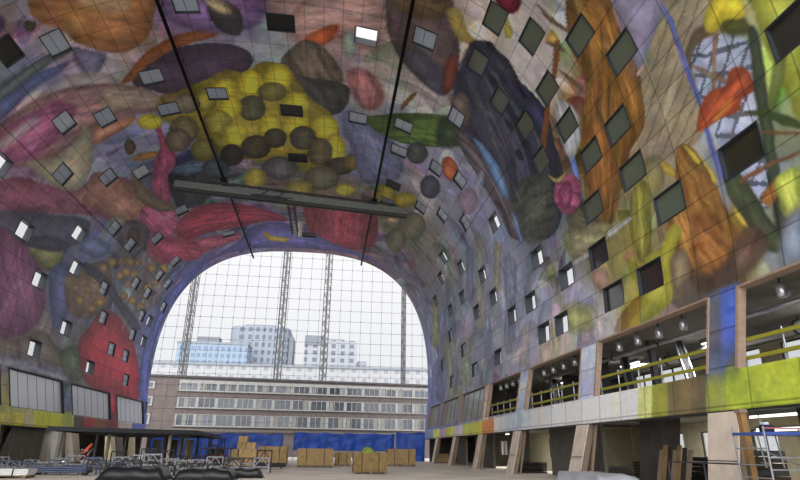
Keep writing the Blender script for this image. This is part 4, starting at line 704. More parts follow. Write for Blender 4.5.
# ------------------------------------------------------------------ gallery fittings (right)
bay_word = ['nearest bay at the right edge', 'wide bay left of the blue pier', 'bay above the pale grey panels', 'far open bay beside the dull glazing']
for k, (a, b) in enumerate(BAYS_R[:4]):
    r = empty('guard_rail', (15.0, (a+b)/2, 4.2), 'yellow two-board guard rail in the '+bay_word[k], 'railing')
    y0, y1 = a+.25, b+.55
    for z in (4.72, 5.35): MB().box(14.72, 14.78, y0, y1, z, z+.13).build('rail', M_yellow, r)
    n = 5
    for i in range(n+1):
        y = y0+(y1-y0)*i/n; MB().tube((14.85, y, 4.15), (14.85, y, 5.6), .035).build('post', M_steel, r)
lamp = None
for k, (a, b) in enumerate(BAYS_R[:4]):
    g = 'silver cylinder fittings hanging in the '+bay_word[k]
    n = 5 if k else 4
    for i in range(n):
        y = a+(i+.5)*(b-a)/n
        if lamp is None:
            lamp = empty('hanging_lamp', (15.35, y, 7.35), 'silver cylinder fitting hanging under the slab in the '+bay_word[k], 'lamp', g)
            MB().lathe((15.35, y, 6.65), [(.12, 0), (.17, .04), (.17, .45), (.1, .5)], 14).build('can', M_duct, lamp, smooth=True)
            MB().tube((15.35, y, 7.15), (15.35, y, 7.35), .03).build('stem', M_dgrey, lamp); base_y = y
        else: copy_tree(lamp, (0, y-base_y, 0), 'silver cylinder fitting hanging under the slab in the '+bay_word[k], g)
for (y, tl, lab) in [(23.5, 1.2, 'slanting twin steel strut seen through the nearest gallery bay'), (27.4, 1.0, 'slanting steel strut right of centre in the wide gallery bay'), (33.6, .7, 'slanting steel strut in the middle of the wide gallery bay'), (45.5, .8, 'slanting steel strut in the gallery bay above the pale grey panels')]:
    x = 18.5; r = empty('steel_strut', (x, y, 4.15), lab, 'strut')
    for dx in (0, .45): MB().obox((x+dx, y, 4.15), (.09, 0, 0), (0, .16, 0), (0, tl, 3.2)).build('flange', M_steel, r)
    MB().obox((x+.09, y+.05, 4.15), (.36, 0, 0), (0, .06, 0), (0, tl, 3.2)).build('web', M_dgrey, r)
for (y, w, lab) in [(35.0, 1.3, 'dark wide column inside the wide gallery bay'), (49.5, 1.2, 'dark column inside the third gallery bay'), (28.6, .3, 'thin black post standing in the wide gallery bay')]:
    r = empty('gallery_column', (17.5, y, 4.15), lab, 'column')
    MB().box(17.2, 17.2+min(w, .8), y, y+w, 4.15, 7.35).build('shaft', M_dgrey, r); MB().box(17.15, 17.25+min(w, .8), y-.05, y+w+.05, 7.1, 7.34).build('collar', M_dconc, r)
for (x, lab) in [(16.8, 'front silver air duct running under the gallery ceiling'), (20.4, 'rear silver air duct running under the gallery ceiling')]:
    r = empty('air_duct', (x, 30, 7.0), lab, 'duct')
    MB().tube((x, 10, 6.85), (x, 52, 6.85), .1 if x < 18 else .3, 12).build('pipe', M_duct, r, smooth=True)
    for y in range(12, 52, 5): MB().tube((x, y, 6.85), (x, y+.12, 6.85), .13 if x < 18 else .34, 12).build('collar', M_dgrey, r)
    for y in range(12, 52, 5): MB().tube((x, y+.06, 6.95), (x, y+.06, 7.36), .02).build('hanger', M_dgrey, r)

# ------------------------------------------------------------------ hanging gantry
M_truss = mat('weathered_truss_steel', (62, 66, 66), .6)
rails = [((-12.65, 29.35), 'left black track running under the vault', ), ((4.1, 29.05), 'right black track running under the vault')]
for (x, z), lab in rails:
    r = empty('gantry_track', (x, 50, z), lab, 'track')
    MB().box(x-.13, x+.13, 24, 84.9, z-.14, z-.06).build('flange', M_black, r); MB().box(x-.04, x+.04, 24, 84.9, z-.14, z+.1).build('web', M_black, r)
    sv = ((x-XC)/HA)
    for y in range(26, 85, 6):
        top = Z0+HB*(1-abs(sv)**PN)**(1/PN)-.02; MB().tube((x, y, z+.08), (x, y, top), .03).build('hanger', M_black, r)
g = empty('gantry', (-5, 59, 28.2), 'long dark lattice maintenance beam hanging crosswise from the two tracks', 'gantry')
A_, B_ = Vector((-17.6, 57.0, 27.6)), Vector((8.2, 60.8, 27.6))
ax = (B_-A_).normalized(); sd = Vector((-ax.y, ax.x, 0)); up = Vector((0, 0, 1)); Lg = (B_-A_).length
for i, (o, h) in enumerate([(-.55, 0), (.55, 0), (-.55, 1.0), (.55, 1.0)]):
    p = A_+sd*o+up*h; MB().obox(p-sd*.09-up*.09, ax*Lg, sd*.18, up*.2).build('chord', M_truss, g)
for o in (-.55, .55):
    f = MB(); n = 26
    for i in range(n):
        p, q = A_+ax*(Lg*i/n)+sd*o, A_+ax*(Lg*(i+1)/n)+sd*o
        f.tube(p+up*(1.0*(i % 2)), q+up*(1.0*((i+1) % 2)), .05, 5)
    f.build('lattice', M_truss, g)
MB().obox(A_-sd*.5+up*.02, ax*Lg, sd*1.0, up*.05).build('walkway', mat('walkway_grating', (92, 98, 96), .6), g)
MB().obox(A_+sd*-.66+up*-.05, ax*Lg, sd*.03, up*.75).build('side_plate', mat('grey_side_plate', (120, 126, 122), .6), g)
rz_ = {-12.65: 29.35, 4.1: 29.05}
for x in (-12.65, 4.1):
    p = A_+ax*((x-A_.x)/ax.x)
    f = MB()
    for o in (-.5, .5):
        for e in (-.6, .6): f.tube(p+sd*o+ax*e+up*1.0, Vector((x, p.y+o*1.4, rz_[x]-.3)), .06, 5)
    f.box(x-.35, x+.35, p.y-.9, p.y+.9, rz_[x]-.4, rz_[x]-.16); f.build('trolley', M_black, g)
c_ = A_+ax*(Lg*.47)
f = MB()
for e in (-.35, .35):
    f.tube(c_+ax*e+up*.9, c_+ax*e+Vector((0, 11.5, .9)), .07, 5); f.tube(c_+ax*e+up*.2, c_+ax*e+Vector((0, 11.5, .2)), .07, 5)
for i in range(10):
    y0, y1 = 1.15*i, 1.15*(i+1)
    for e in (-.35, .35): f.tube(c_+ax*e+Vector((0, y0, .2+.7*(i % 2))), c_+ax*e+Vector((0, y1, .2+.7*((i+1) % 2))), .035, 4)
    f.tube(c_-ax*.35+Vector((0, y0, .2)), c_+ax*.35+Vector((0, y0, .2)), .035, 4)
f.build('stub_arm', M_truss, g)
f = MB()
for i in range(5):
    f.tube(c_-ax*(4.2-.9*i)+sd*-.7+up*.0, c_-ax*(3.3-.9*i)+sd*-.7+up*(.9 if i % 2 else .2), .06, 5)
f.obox(c_-ax*4.2-sd*1.5-up*.25, ax*3.8, sd*.9, up*.07).build('cradle', M_dgrey, g)

# ------------------------------------------------------------------ cable net closing the far end
M_cable = mat('steel_cable', (120, 122, 126), .4, .3)
net = empty('cable_net', (XC, 85.6, 0), 'cable net facade of thin crossing steel cables closing the far arch', 'net')
yN = 85.6
def half_width(z):
    if z <= Z0: return HA-PK*(Z0-z)
    return HA*max(0, 1-((z-Z0)/HB)**PN)**(1/PN)
k = -12
for k in range(-12, 13):
    x = XC+k*1.6; u = abs(k*1.6)/HA
    top = Z0+HB*(1-u**PN)**(1/PN) if u < 1 else Z0
    MB().tube((x, yN, 0), (x, yN, top), .022, 5).build('cable', M_cable, net)
for k in range(1, 19):
    z = k*1.66
    h = half_width(z)
    MB().tube((XC-h, yN+.05, z), (XC+h, yN+.05, z), .022, 5).build('cable', M_cable, net)
f = MB()
for i in range(-12, 13):
    for k in range(1, 19):
        x = XC+i*1.6; z = k*1.66
        if abs(i*1.6) < half_width(z)-.1: f.box(x-.05, x+.05, yN-.05, yN+.09, z-.05, z+.05)
cl = f.build('clamp', M_dgrey, net); cl['kind'] = 'stuff'

# ------------------------------------------------------------------ blue sheets
M_tarp = mat('blue_tarpaulin', (46, 88, 186), .5, var=.3, scale=1.0, spec=.5)
def sheet(name, x0, x1, y, ztop, zbot, label, parent=None, seed=0, amp=.22, nx=60, nz=16):
    v = []; f = []; rnd = random.Random(seed)
    for j in range(nz+1):
        for i in range(nx+1):
            u = i/nx; w = j/nz; x = x0+(x1-x0)*u
            d = amp*(sin(x*2.1+seed)*.5+sin(x*4.7+w*2+seed)*.3+sin(x*.8+w*3.0)*.5)*(.25+w)+.12*sin(w*7+x*.9+seed)
            zb = zbot(x) if callable(zbot) else zbot
            zt = (ztop(x) if callable(ztop) else ztop)-.13*abs(sin(x*.95))
            v.append((x, y+d, zt+(zb-zt)*w))
    for j in range(nz):
        for i in range(nx): a = j*(nx+1)+i; f.append((a, a+1, a+nx+2, a+nx+1))
    m = MB(); m.v = v; m.f = f; o = m.build(name, M_tarp, parent, smooth=True)
    s = o.modifiers.new('thickness', 'SOLIDIFY'); s.thickness = .03
    return o
r = empty('tarpaulin', (-15, 84, 0), 'long blue tarpaulin hanging to the floor at the far left, behind the timber packs', 'tarpaulin')
sheet('hanging_sheet', -23.8, -5.9, 84, 3.5, lambda x: .05, '', r, 1)
MB().tube((-24.3, 84, 3.55), (-5.7, 84, 3.6), .05).build('top_pole', M_steel, r)
for x in (-18.5, -12.2, -5.8): MB().tube((x, 84.4, 0), (x, 84.4, 3.6), .05).build('post', M_steel, r)
r = empty('tarpaulin', (2, 84, 0), 'long blue tarpaulin on the right with sagging folds and open below', 'tarpaulin')
sheet('hanging_sheet', -4.4, 9.7, 84, 3.72, 1.35, '', r, 5, .3, 80, 14)
MB().tube((-4.6, 84, 3.75), (9.65, 84, 3.85), .05).build('top_pole', M_steel, r)
for x in (-4.4, -.5, 3.4, 7.2, 9.7): MB().tube((x, 84.5, 0), (x, 84.5, 3.75), .05).build('post', M_steel, r)
r = empty('tarpaulin', (11.8, 84, 0), 'blue tarpaulin reaching the floor at the foot of the right wall', 'tarpaulin')
sheet('hanging_sheet', 9.8, 13.9, 83.0, 3.9, .05, '', r, 9, .2, 24, 14)
MB().tube((13.8, 83.9, 0), (13.8, 83.9, 3.9), .05).build('post', M_steel, r)

# ------------------------------------------------------------------ packs of timber / boards on the floor
M_tan = mat('tan_board', (158, 132, 90), .85, var=.2, scale=3); M_tan2 = mat('brown_board', (124, 102, 64), .85, var=.22, scale=3); M_tan3 = mat('light_card', (176, 148, 102), .85)
M_strap = mat('dark_strap', (40, 38, 36)); M_pal = mat('pallet_wood', (120, 100, 76), .9)
def pack(x0, x1, y0, y1, h, m, label, name='board_pack', layers=8, cat='pack'):
    r = empty(name, ((x0+x1)/2, (y0+y1)/2, 0), label, cat)
    p = MB()
    for x in (x0+.05, (x0+x1)/2-.07, x1-.2): p.box(x, x+.15, y0, y1, 0, .1)
    p.box(x0, x1, y0, y1, .1, .14); p.build('pallet', M_pal, r)
    b = MB(); hh = (h-.14)/layers
    for i in range(layers):
        j = random.uniform(-.03, .03); b.box(x0+j, x1+j, y0+.02, y1-.02, .14+i*hh+.012, .14+(i+1)*hh)
    b.build('boards', m, r)
    n = max(2, int((x1-x0)/1.1))
    for i in range(n):
        x = x0+(x1-x0)*(i+.5)/n; s = MB(); s.box(x-.03, x+.03, y0-.012, y0+.02, .1, h+.01); s.box(x-.03, x+.03, y0, y1, h, h+.012); s.build('strap', M_strap, r)
    return r
pack(-2.5, .8, 56.0, 58.2, 1.6, M_tan, 'tan board pack behind and left of the darker nearest pack', layers=9)
pack(1.0, 2.6, 60.0, 61.8, 1.25, M_tan, 'low tan pack showing behind the gap in the middle', layers=6)
pack(2.0, 4.35, 41.7, 43.6, 1.35, M_tan2, 'brown board pack in the middle of the floor, nearest of the packs', layers=7)
pack(6.4, 9.3, 61.2, 63.0, 1.65, M_tan, 'tan board pack under the right blue sheet', layers=8)
pack(-6.3, -3.6, 57.8, 60, 1.75, M_tan, 'wide tan board pack right of the stepped pile of boxes', layers=9)
gp = empty('green_sack', (3.2, 44.8, 0), 'green sack bundle showing behind the brown nearest pack', 'sack')
s_ = MB(); s_.lathe((3.2, 45.0, 0), [(.45, 0), (.6, .3), (.62, .9), (.5, 1.5), (.22, 1.72), (.1, 1.8)], 12); s_.build('bag', mat('green_plastic', (120, 135, 60)), gp, smooth=True)
MB().lathe((3.2, 45.0, 1.72), [(.13, 0), (.16, .04), (.12, .08)], 10).build('tie', M_strap, gp)
# stepped pile of card boxes
blist = [(-9.2, .0, .75, 0), (-8.35, 0, .75, 0), (-7.5, 0, .75, 0), (-8.9, .76, .7, 1), (-8.0, .76, .7, 1), (-7.2, .76, .7, 1), (-8.2, 1.47, .65, 2), (-7.35, 1.47, .6, 2), (-8.15, 2.13, .5, 3)]
words = ['bottom row', 'second row', 'third row', 'very top']; side = {}
for i, (x, z, h, lv) in enumerate(blist):
    same = [b for b in blist if b[3] == lv]; ix = same.index(blist[i]); pos = '' if len(same) == 1 else [' at its left end', ' in its middle', ' at its right end'][ix if len(same) == 3 else ix*2]
    r = empty('cardboard_box', (x+.4, 58, z), 'light brown box in the %s of the stepped pile%s' % (words[lv], pos), 'box', 'boxes of the stepped pile')
    MB().box(x, x+.8, 57.6, 58.6, z+.005, z+h).build('carton', M_tan3 if (i % 3) else M_tan, r)
    MB().box(x+.36, x+.44, 57.59, 58.61, z+h*.5, z+h+.006).build('tape', M_tan2, r)
MBB = empty('beige_crate', (16.4, 79, 0), 'small beige crate under the far right parapet', 'crate')
MB().box(14.6, 16.2, 77.5, 79.5, .1, 1.1).build('crate_body', M_tan3, MBB); MB().box(14.55, 16.25, 77.45, 79.55, 1.1, 1.16).build('lid', M_tan, MBB); MB().box(14.7, 16.1, 77.6, 79.4, 0, .1).build('pallet', M_pal, MBB)

# ------------------------------------------------------------------ forklift
fk = empty('forklift', (-10.3, 58.5, 0), 'small black forklift standing left of the stepped pile of boxes', 'forklift')
M_rub = mat('rubber', (18, 18, 20)); M_red = mat('rusty_red_paint', (112, 52, 40))
MB().box(-11.1, -9.6, 58, 60, .35, 1.0).build('chassis', M_red, fk, bevel=.08); MB().box(-10.9, -9.8, 59.3, 60.2, .5, 1.5).build('counterweight', M_black, fk, bevel=.1)
f = MB()
for x in (-10.95, -9.75):
    for y in (58.3, 59.8): f.tube((x, y, 1.0), (x, y, 2.35), .04)
f.box(-11.05, -9.65, 58.2, 59.9, 2.35, 2.42); f.build('cab_frame', M_black, fk)
f = MB()
for x in (-10.8, -10.0): f.box(x, x+.12, 57.8, 57.95, .15, 2.7)
for z in (.9, 1.7, 2.6): f.box(-10.8, -9.9, 57.82, 57.92, z, z+.1)
f.build('mast', M_black, fk)
for x in (-10.75, -10.0): MB().box(x, x+.12, 56.7, 57.8, .12, .18).build('fork', M_dgrey, fk)
for x in (-11.2, -9.7):
    for y in (58.4, 59.7): MB().tube((x, y, .3), (x+.22, y, .3), .3, 14).build('wheel', M_rub, fk)
MB().box(-10.6, -10.1, 58.9, 59.4, 1.0, 1.15).build('seat', M_black, fk)

# ------------------------------------------------------------------ flat-roofed platform on posts at the left
pf = empty('work_platform', (-15, 46, 0), 'long flat grey working platform on slim posts in front of the left arcade', 'platform')
M_deck = mat('deck_grey', (96, 98, 100), .7); M_postb = mat('bleached_post', (160, 150, 128), .8)
A4 = [(-19.3, 44.0), (-10.3, 49.5), (-12.0, 70.0), (-23.2, 70.0)]
def slab(m, z0, z1, name, inset=0.0, pts=A4):
    c = (sum(p[0] for p in pts)/4, sum(p[1] for p in pts)/4); q = [(p[0]+(c[0]-p[0])*inset, p[1]+(c[1]-p[1])*inset) for p in pts]
    return MB().quadbox([(x, y, z0) for x, y in q]+[(x, y, z1) for x, y in q]).build(name, m, pf)
slab(M_deck, 2.66, 2.8, 'deck')
for i in range(4):
    p, q = Vector(A4[i]+(0,)), Vector(A4[(i+1) % 4]+(0,)); d = (q-p).normalized(); n_ = Vector((-d.y, d.x, 0))
    MB().obox(p-n_*.06+Vector((0, 0, 2.56)), q-p, n_*.1, (0, 0, .3)).build('edge_beam', M_dgrey, pf)
for y in (50, 54, 58, 62, 66): MB().box(-21 if y > 52 else -18.4, -12.3, y, y+.14, 2.5, 2.66).build('bearer', M_deck, pf)
for i, (x, y) in enumerate([(-18.6, 44.6), (-17.2, 50.1), (-21, 58.1), (-21, 66.1), (-18.6, 66.1), (-17.6, 62.1), (-16.8, 66.1), (-16, 62.1), (-15.2, 66.1), (-14.4, 62.1), (-13.6, 66.1), (-12.9, 58.1), (-12.6, 54.1), (-12.5, 50.1)]):
    MB().box(x-.1, x+.1, y-.1, y+.1, 0, 2.5).build('post', M_postb if i % 2 else M_conc, pf)
for i, x in enumerate([-17.2, -15.6, -14.0]): MB().box(x-.4, x+.4, 64, 64.06, .4, 2.3).build('panel', M_gwall if i % 2 else M_postb, pf)

# ------------------------------------------------------------------ scaffold frames, rails and sheeted stacks on the left floor
M_sc = [mat('frame_steel_pale', (150, 152, 156), .5, .3), mat('frame_steel_blue', (88, 98, 120), .5, .3), mat('frame_steel_dark', (50, 50, 54), .6)]
def sc_frame(x, y, m, lab, grp, h=1.05, w=1.0):
    r = empty('trestle', (x, y, 0), lab, 'trestle', grp)
    MB().tube((x-w/2, y, 0), (x-w/2, y, h), .045).build('upright', m, r); MB().tube((x+w/2, y, 0), (x+w/2, y, h), .045).build('upright', m, r)
    f = MB(); f.tube((x-w/2, y, h), (x+w/2, y, h), .045); f.tube((x-w/2, y, h*.45), (x+w/2, y, h*.45), .04); f.tube((x-w/2, y, h*.45), (x, y, h), .03); f.tube((x+w/2, y, h*.45), (x, y, h), .03); f.build('crossbar', m, r)
    return r
groups = [(-21.6, 8, 41.0, 0, 1.0, 'pale steel trestle standing in the left row below the platform', 'pale frames left'), (-20.6, 10, 38.0, 1, .8, 'bluish steel trestle in the front left row', 'bluish frames front left'),
          (-13.6, 11, 42.0, 2, 1.25, 'dark steel trestle in the crowded row before the forklift', 'dark frames middle'), (-12.6, 10, 39.4, 0, .95, 'pale steel trestle in the second crowded row near the tarpaulin stacks', 'pale frames middle'), (-13.0, 9, 36.6, 2, .8, 'dark low steel trestle just behind the black sheeted stack', 'dark low frames')]
for x0, n, y, mi, h, lab, grp in groups:
    base = sc_frame(x0, y, M_sc[mi], lab, grp, h)
    for i in range(1, n): t_ = copy_tree(base, (i*.95, (.55 if i % 2 else 0)+random.uniform(-.05, .05), 0), lab, grp, random.uniform(-.45, .45)); t_.scale.z = random.uniform(.6, 1.25)
def tube_stack(x0, x1, y, n, m, lab):
    r = empty('tube_bundle', ((x0+x1)/2, y, 0), lab, 'bundle')
    for x in (x0+.3, x1-.4): MB().box(x, x+.12, y-.5, y+.6, 0, .12).build('bearer', M_pal, r)
    for j in range(3):
        for i in range(n-j): MB().tube((x0+random.uniform(-.1, .1), y-.4+i*.13+j*.065, .18+j*.11), (x1, y-.4+i*.13+j*.065, .18+j*.11), .055, 8).build('tube', m, r)
tube_stack(-21.5, -16.2, 34.6, 8, M_sc[0], 'bundle of pale steel tubes lying at the front left'); tube_stack(-16.8, -13.5, 37.2, 7, M_sc[1], 'bundle of bluish tubes lying beside the front left frames'); tube_stack(-7.6, -4.6, 38.4, 7, M_sc[0], 'bundle of grey tubes right of the black sheeted stacks')
tube_stack(-5.6, -3.2, 50.6, 8, M_sc[2], 'dark flat bundle lying in front of the wide tan pack')
def sheeted(x0, x1, y0, y1, h, lab, seed):
    r = empty('sheeted_stack', ((x0+x1)/2, (y0+y1)/2, 0), lab, 'stack'); nx, ny = 26, 12; v = []; f = []; rd = random.Random(seed); ph = rd.uniform(0, 6)
    for j in range(ny+1):
        for i in range(nx+1):
            u, w = i/nx*2-1, j/ny*2-1; e = max(abs(u), abs(w)); k = 1 if e < .8 else (1-e)/.2; k = max(0, k)
            z = .02+h*min(1, k*1.0)*(.92+.06*sin(u*9+ph)+.05*sin(w*7+u*4+ph)); v.append((x0+(x1-x0)*(u+1)/2, y0+(y1-y0)*(w+1)/2, z))
    for j in range(ny):
        for i in range(nx): a = j*(nx+1)+i; f.append((a, a+1, a+nx+2, a+nx+1))
    m = MB(); m.v, m.f = v, f; o = m.build('cover', mat('black_sheeting', (26, 26, 28), .4), r, smooth=True); s = o.modifiers.new('thickness', 'SOLIDIFY'); s.thickness = .02
    MB().tube(((x0+x1)/2, y0-.02, .03), ((x0+x1)/2, y0+.25*(y1-y0)*.4, h*.9), .02).build('rope', M_dgrey, r)
sheeted(-11.2, -7.9, 31.6, 33.6, .6, 'left one of the two black sheeted stacks at the bottom of the photo', 1); sheeted(-7.7, -4.6, 32.2, 34.4, .55, 'right one of the two black sheeted stacks at the bottom of the photo', 2)
sheeted(-5.9, -3.4, 34.7, 35.8, .5, 'small black sheeted stack lying farther back to the right of the trestle rows', 3)
pack(-17.8, -15.0, 33.0, 34.0, .45, mat('white_board', (205, 205, 200)), 'low white board pack at the bottom left', 'board_pack', 3)

# ------------------------------------------------------------------ stacks and clutter under the right parapet
M_dbrown = mat('dark_brown_board', (52, 42, 36), .9)
for i, (y0, y1, h, x0, lab) in enumerate([(22.5, 24.3, 1.75, 16.8, 'dark brown board stack right beside the broad pale column'), (24.6, 26.2, 1.45, 16.6, 'dark brown stack of leaning boards left of the tallest stack'), (32.6, 34.5, 1.1, 18.6, 'black stack in front of the pale back wall window'), (35.5, 37.3, .75, 17.4, 'low brown stack by the second slanting column'), (45.2, 47.0, .8, 15.2, 'low dark stack beside the third slanting column')]):
    r = empty('board_stack', (x0+1, (y0+y1)/2, 0), lab, 'stack'); n = 7
    for k in range(n): MB().box(x0+random.uniform(-.06, .06), x0+2.0, y0+random.uniform(-.05, .05), y1, h*k/n+.01, h*(k+1)/n-.02).build('layer', M_dbrown if k % 3 else M_dgrey, r)
r = empty('leaning_boards', (16.8, 25.5, 0), 'row of brown boards leaning against the dark concrete column', 'boards')
for k in range(7): MB().obox((14.85, 23.4+k*.36, .02), (.05, 0, 0), (0, .3, 0), (.5, .1, 1.7+.1*(k % 3))).build('board', [M_brownside, M_dbrown, M_tan2][k % 3], r)
r = empty('covered_pallet', (14.0, 29, 0), 'low pallet under a crumpled grey plastic sheet at the bottom right', 'pallet')
v = []; f = []
for j in range(11):
    for i in range(25):
        u, w = i/12-1, j/5-1; e = max(abs(u), abs(w)); k = 1 if e < .8 else max(0, (1-e)/.2); v.append((11.6+1.7*w*.6, 24.9+2.6*u, .02+.75*k*(.93+.07*sin(u*8+w*5))))
for j in range(10):
    for i in range(24): a = j*25+i; f.append((a, a+25, a+26, a+1))
m = MB(); m.v, m.f = v, f; m.build('plastic_sheet', mat('grey_plastic', (150, 154, 158), .35), r, smooth=True); MB().box(10.8, 12.4, 22.8, 27, 0, .12).build('pallet', M_pal, r)
# scaffold tower
st = empty('scaffold_tower', (13, 16, 0), 'mobile scaffold tower with a blue platform and red and white brace', 'scaffold tower')
M_blue = mat('blue_platform', (58, 82, 150), .5); M_alu = mat('aluminium_tube', (140, 142, 146), .45, .3); M_rw = mat('pale_red_tube', (165, 96, 92), .5)
X0, X1, YA, YB = 11.75, 15.6, 15.6, 16.9; X0 = 12.5; X1 = 14.75
for x in (X0, X1):
    for y in (YA, YB): MB().tube((x, y, 0), (x, y, 2.35), .028, 8).build('upright', M_alu, st); MB().tube((x, y, 0), (x, y, .12), .07, 10).build('castor', M_rub, st)
for z in (.55, .95, 1.3, 1.75):
    MB().tube((X0, YA, z), (X0, YB, z), .02, 6).build('rung', M_alu, st); MB().tube((X1, YA, z), (X1, YB, z), .02, 6).build('rung', M_alu, st)
for z in (1.5, 1.18): MB().tube((X0, YA, z), (X1, YA, z), .022, 6).build('ledger', M_alu, st)
MB().tube((X0, YA, 2.3), (X1, YA, 2.3), .022, 6).build('guard_tube', M_rw, st)
MB().box(X0-.05, X1+.05, YA, YB, 2.12, 2.2).build('platform', M_blue, st)
MB().tube((X0+.4, YA-.03, .75), (X1, YA-.03, 1.55), .03, 6).build('brace', M_rw, st); MB().tube((X0+.2, YB, 1.95), (X1, YB, 1.2), .022, 6).build('brace', M_alu, st)
MB().tube((13.3, YB, 2.12), (13.4, YB, 1.2), .022, 6).build('strut', M_alu, st); MB().tube((13.9, YB, 2.12), (14.0, YB, 1.2), .022, 6).build('strut', M_alu, st)
bg = empty('tool_bag', (13.2, 16.3, 2.2), 'dark navy tool bag with a pale flap on the blue scaffold platform', 'bag')
MB().box(13.05, 13.38, 16.2, 16.5, 2.205, 2.42).build('body', mat('navy_canvas', (26, 32, 56)), bg, bevel=.05); MB().box(13.04, 13.2, 16.19, 16.4, 2.42, 2.5).build('flap', mat('pale_cloth', (190, 196, 205)), bg, bevel=.02)
MB().tube((13.1, 16.35, 2.42), (13.32, 16.35, 2.56), .012).build('handle', M_strap, bg)
# long guard tube left of the tower
r = empty('barrier', (13, 19.5, 0), 'dark tube barrier in front of the broad pale column', 'barrier')
MB().tube((13.3, 17.6, 1.28), (13.3, 22.0, 1.28), .03).build('top_rail', M_dgrey, r)
for y in (17.6, 19.8, 22.0): MB().tube((13.3, y, 0), (13.3, y, 1.28), .03).build('post', M_dgrey, r)
tb = empty('timber_post', (13.5, 17.7, 0), 'raw timber prop standing behind the scaffold tower', 'post')
MB().box(13.4, 13.6, 17.6, 17.8, 0, 2.85).build('shaft', mat('ochre_timber', (140, 108, 66)), tb); MB().box(13.36, 13.64, 17.57, 17.83, 2.85, 2.97).build('head', M_brownside, tb)
r = empty('strip_light', (20, 19, 2.9), 'upper glowing white tube light seen through the scaffold tower', 'lamp')
M_glow = bpy.data.materials.new('lamp_glow'); M_glow.use_nodes = True; b_ = M_glow.node_tree.nodes['Principled BSDF']; b_.inputs['Emission Color'].default_value = (1, 1, .96, 1); b_.inputs['Emission Strength'].default_value = 1.6
MB().box(18.0, 18.15, 18.6, 25.2, 3.02, 3.12).build('tube', M_glow, r); MB().box(17.97, 18.18, 18.5, 25.3, 3.12, 3.46).build('fitting', M_steel, r)
r = empty('strip_light', (17.2, 19, 2.5), 'lower glowing white tube light under the blue platform', 'lamp')
MB().box(17.0, 17.15, 19.2, 21.6, 2.42, 2.54).build('tube', M_glow, r); MB().box(16.97, 17.18, 19.1, 21.7, 2.54, 2.6).build('fitting', M_steel, r); MB().tube((17.07, 19.4, 2.6), (17.07, 19.4, 3.46), .02).build('hanger', M_steel, r); MB().tube((17.07, 21.4, 2.6), (17.07, 21.4, 3.46), .02).build('hanger', M_steel, r)

M_tube = bpy.data.materials.new('white_tube'); M_tube.use_nodes = True; b_ = M_tube.node_tree.nodes['Principled BSDF']; b_.inputs['Emission Color'].default_value = (1, .98, .94, 1); b_.inputs['Emission Strength'].default_value = 3.0
for (x, y, z, lv) in [(20, 22, 3.3, 'ground'), (20, 33, 3.3, 'ground'), (20, 48, 3.3, 'ground'), (19, 60, 3.3, 'ground'), (20, 20, 7.2, 'gallery'), (20, 27, 7.2, 'gallery'), (20, 36, 7.2, 'gallery'), (20, 46.5, 7.2, 'gallery'), (-28, 55, 3.3, 'left ground'), (-27.5, 68, 3.3, 'left ground')]:  # fill lamps added to brighten the rooms behind the galleries
    near = {22: 'behind the dark board stacks', 33: 'before the pale back wall', 48: 'behind the third slanting column', 60: 'near the far columns', 20: 'in the nearest gallery bay', 27: 'at the near side of the wide gallery bay', 36: 'just past the wide gallery bay', 46.5: 'in the far open gallery bay', 55: 'behind the leaning grey panel', 68: 'above the rust red heap'}[y]
    r = empty('tube_lamp', (x, y, z), 'white tube lamp on the %s ceiling %s' % (lv, near), 'lamp')
    MB().box(x-.05, x+.05, y-1.2, y+1.2, z-.1, z-.03).build('tube', M_tube, r); MB().box(x-.09, x+.09, y-1.25, y+1.25, z-.03, z+.155).build('fitting', M_steel, r)
    ld = bpy.data.lights.new('tube_light', 'AREA'); ld.shape = 'RECTANGLE'; ld.size = .3; ld.size_y = 2.4; ld.energy = LAMP; ld.color = (1, .97, .9)
    lo = bpy.data.objects.new('tube_light', ld); col.objects.link(lo); lo.parent = r; lo.location = (0, 0, -.12)

# ------------------------------------------------------------------ buildings beyond
_mat0 = mat
def mat(name, rgb, *a, **k): return _mat0(name+'_outdoor', [v*EXT for v in rgb], *a, **k)
O_ = Vector((-34.3, 115, 0)); D_ = Vector((55.0, 6.3, 0)).normalized(); Nn = Vector((-D_.y, D_.x, 0))
def bp(u, d, z): return O_+D_*u+Nn*d+Vector((0, 0, z))
M_brick = mat('mauve_brick', (150, 137, 134), .9, var=.15, scale=1.2); M_wframe = mat('white_frame', (214, 214, 210), .6)
ab = empty('apartment_building', bp(25, 5, 0), 'long mauve brick apartment block with three rows of white framed windows', 'building')
MB().obox(bp(-14, .3, 0), D_*92, Nn*10, (0, 0, 14.3)).build('wall', M_brick, ab)
MB().obox(bp(-14.2, -.1, 14.3), D_*92.4, Nn*10.6, (0, 0, .35)).build('roof', mat('grey_roof_edge', (110, 108, 112)), ab)
MB().obox(bp(5.6, 0, 13.35), D_*72, Nn*.4, (0, 0, .5)).build('cornice', M_wframe, ab)
MB().obox(bp(-14, -.15, 4.4), D_*92, Nn*.6, (0, 0, .45)).build('plinth_band', mat('stone_band', (150, 140, 128)), ab)
Gw = [mat('window_dim_a', (84, 92, 106), .2, spec=.6), mat('window_dim_b', (112, 120, 134), .2, spec=.6), mat('window_dim_c', (58, 64, 76), .2, spec=.6)]
M_cur = mat('pale_curtain', (190, 188, 182))
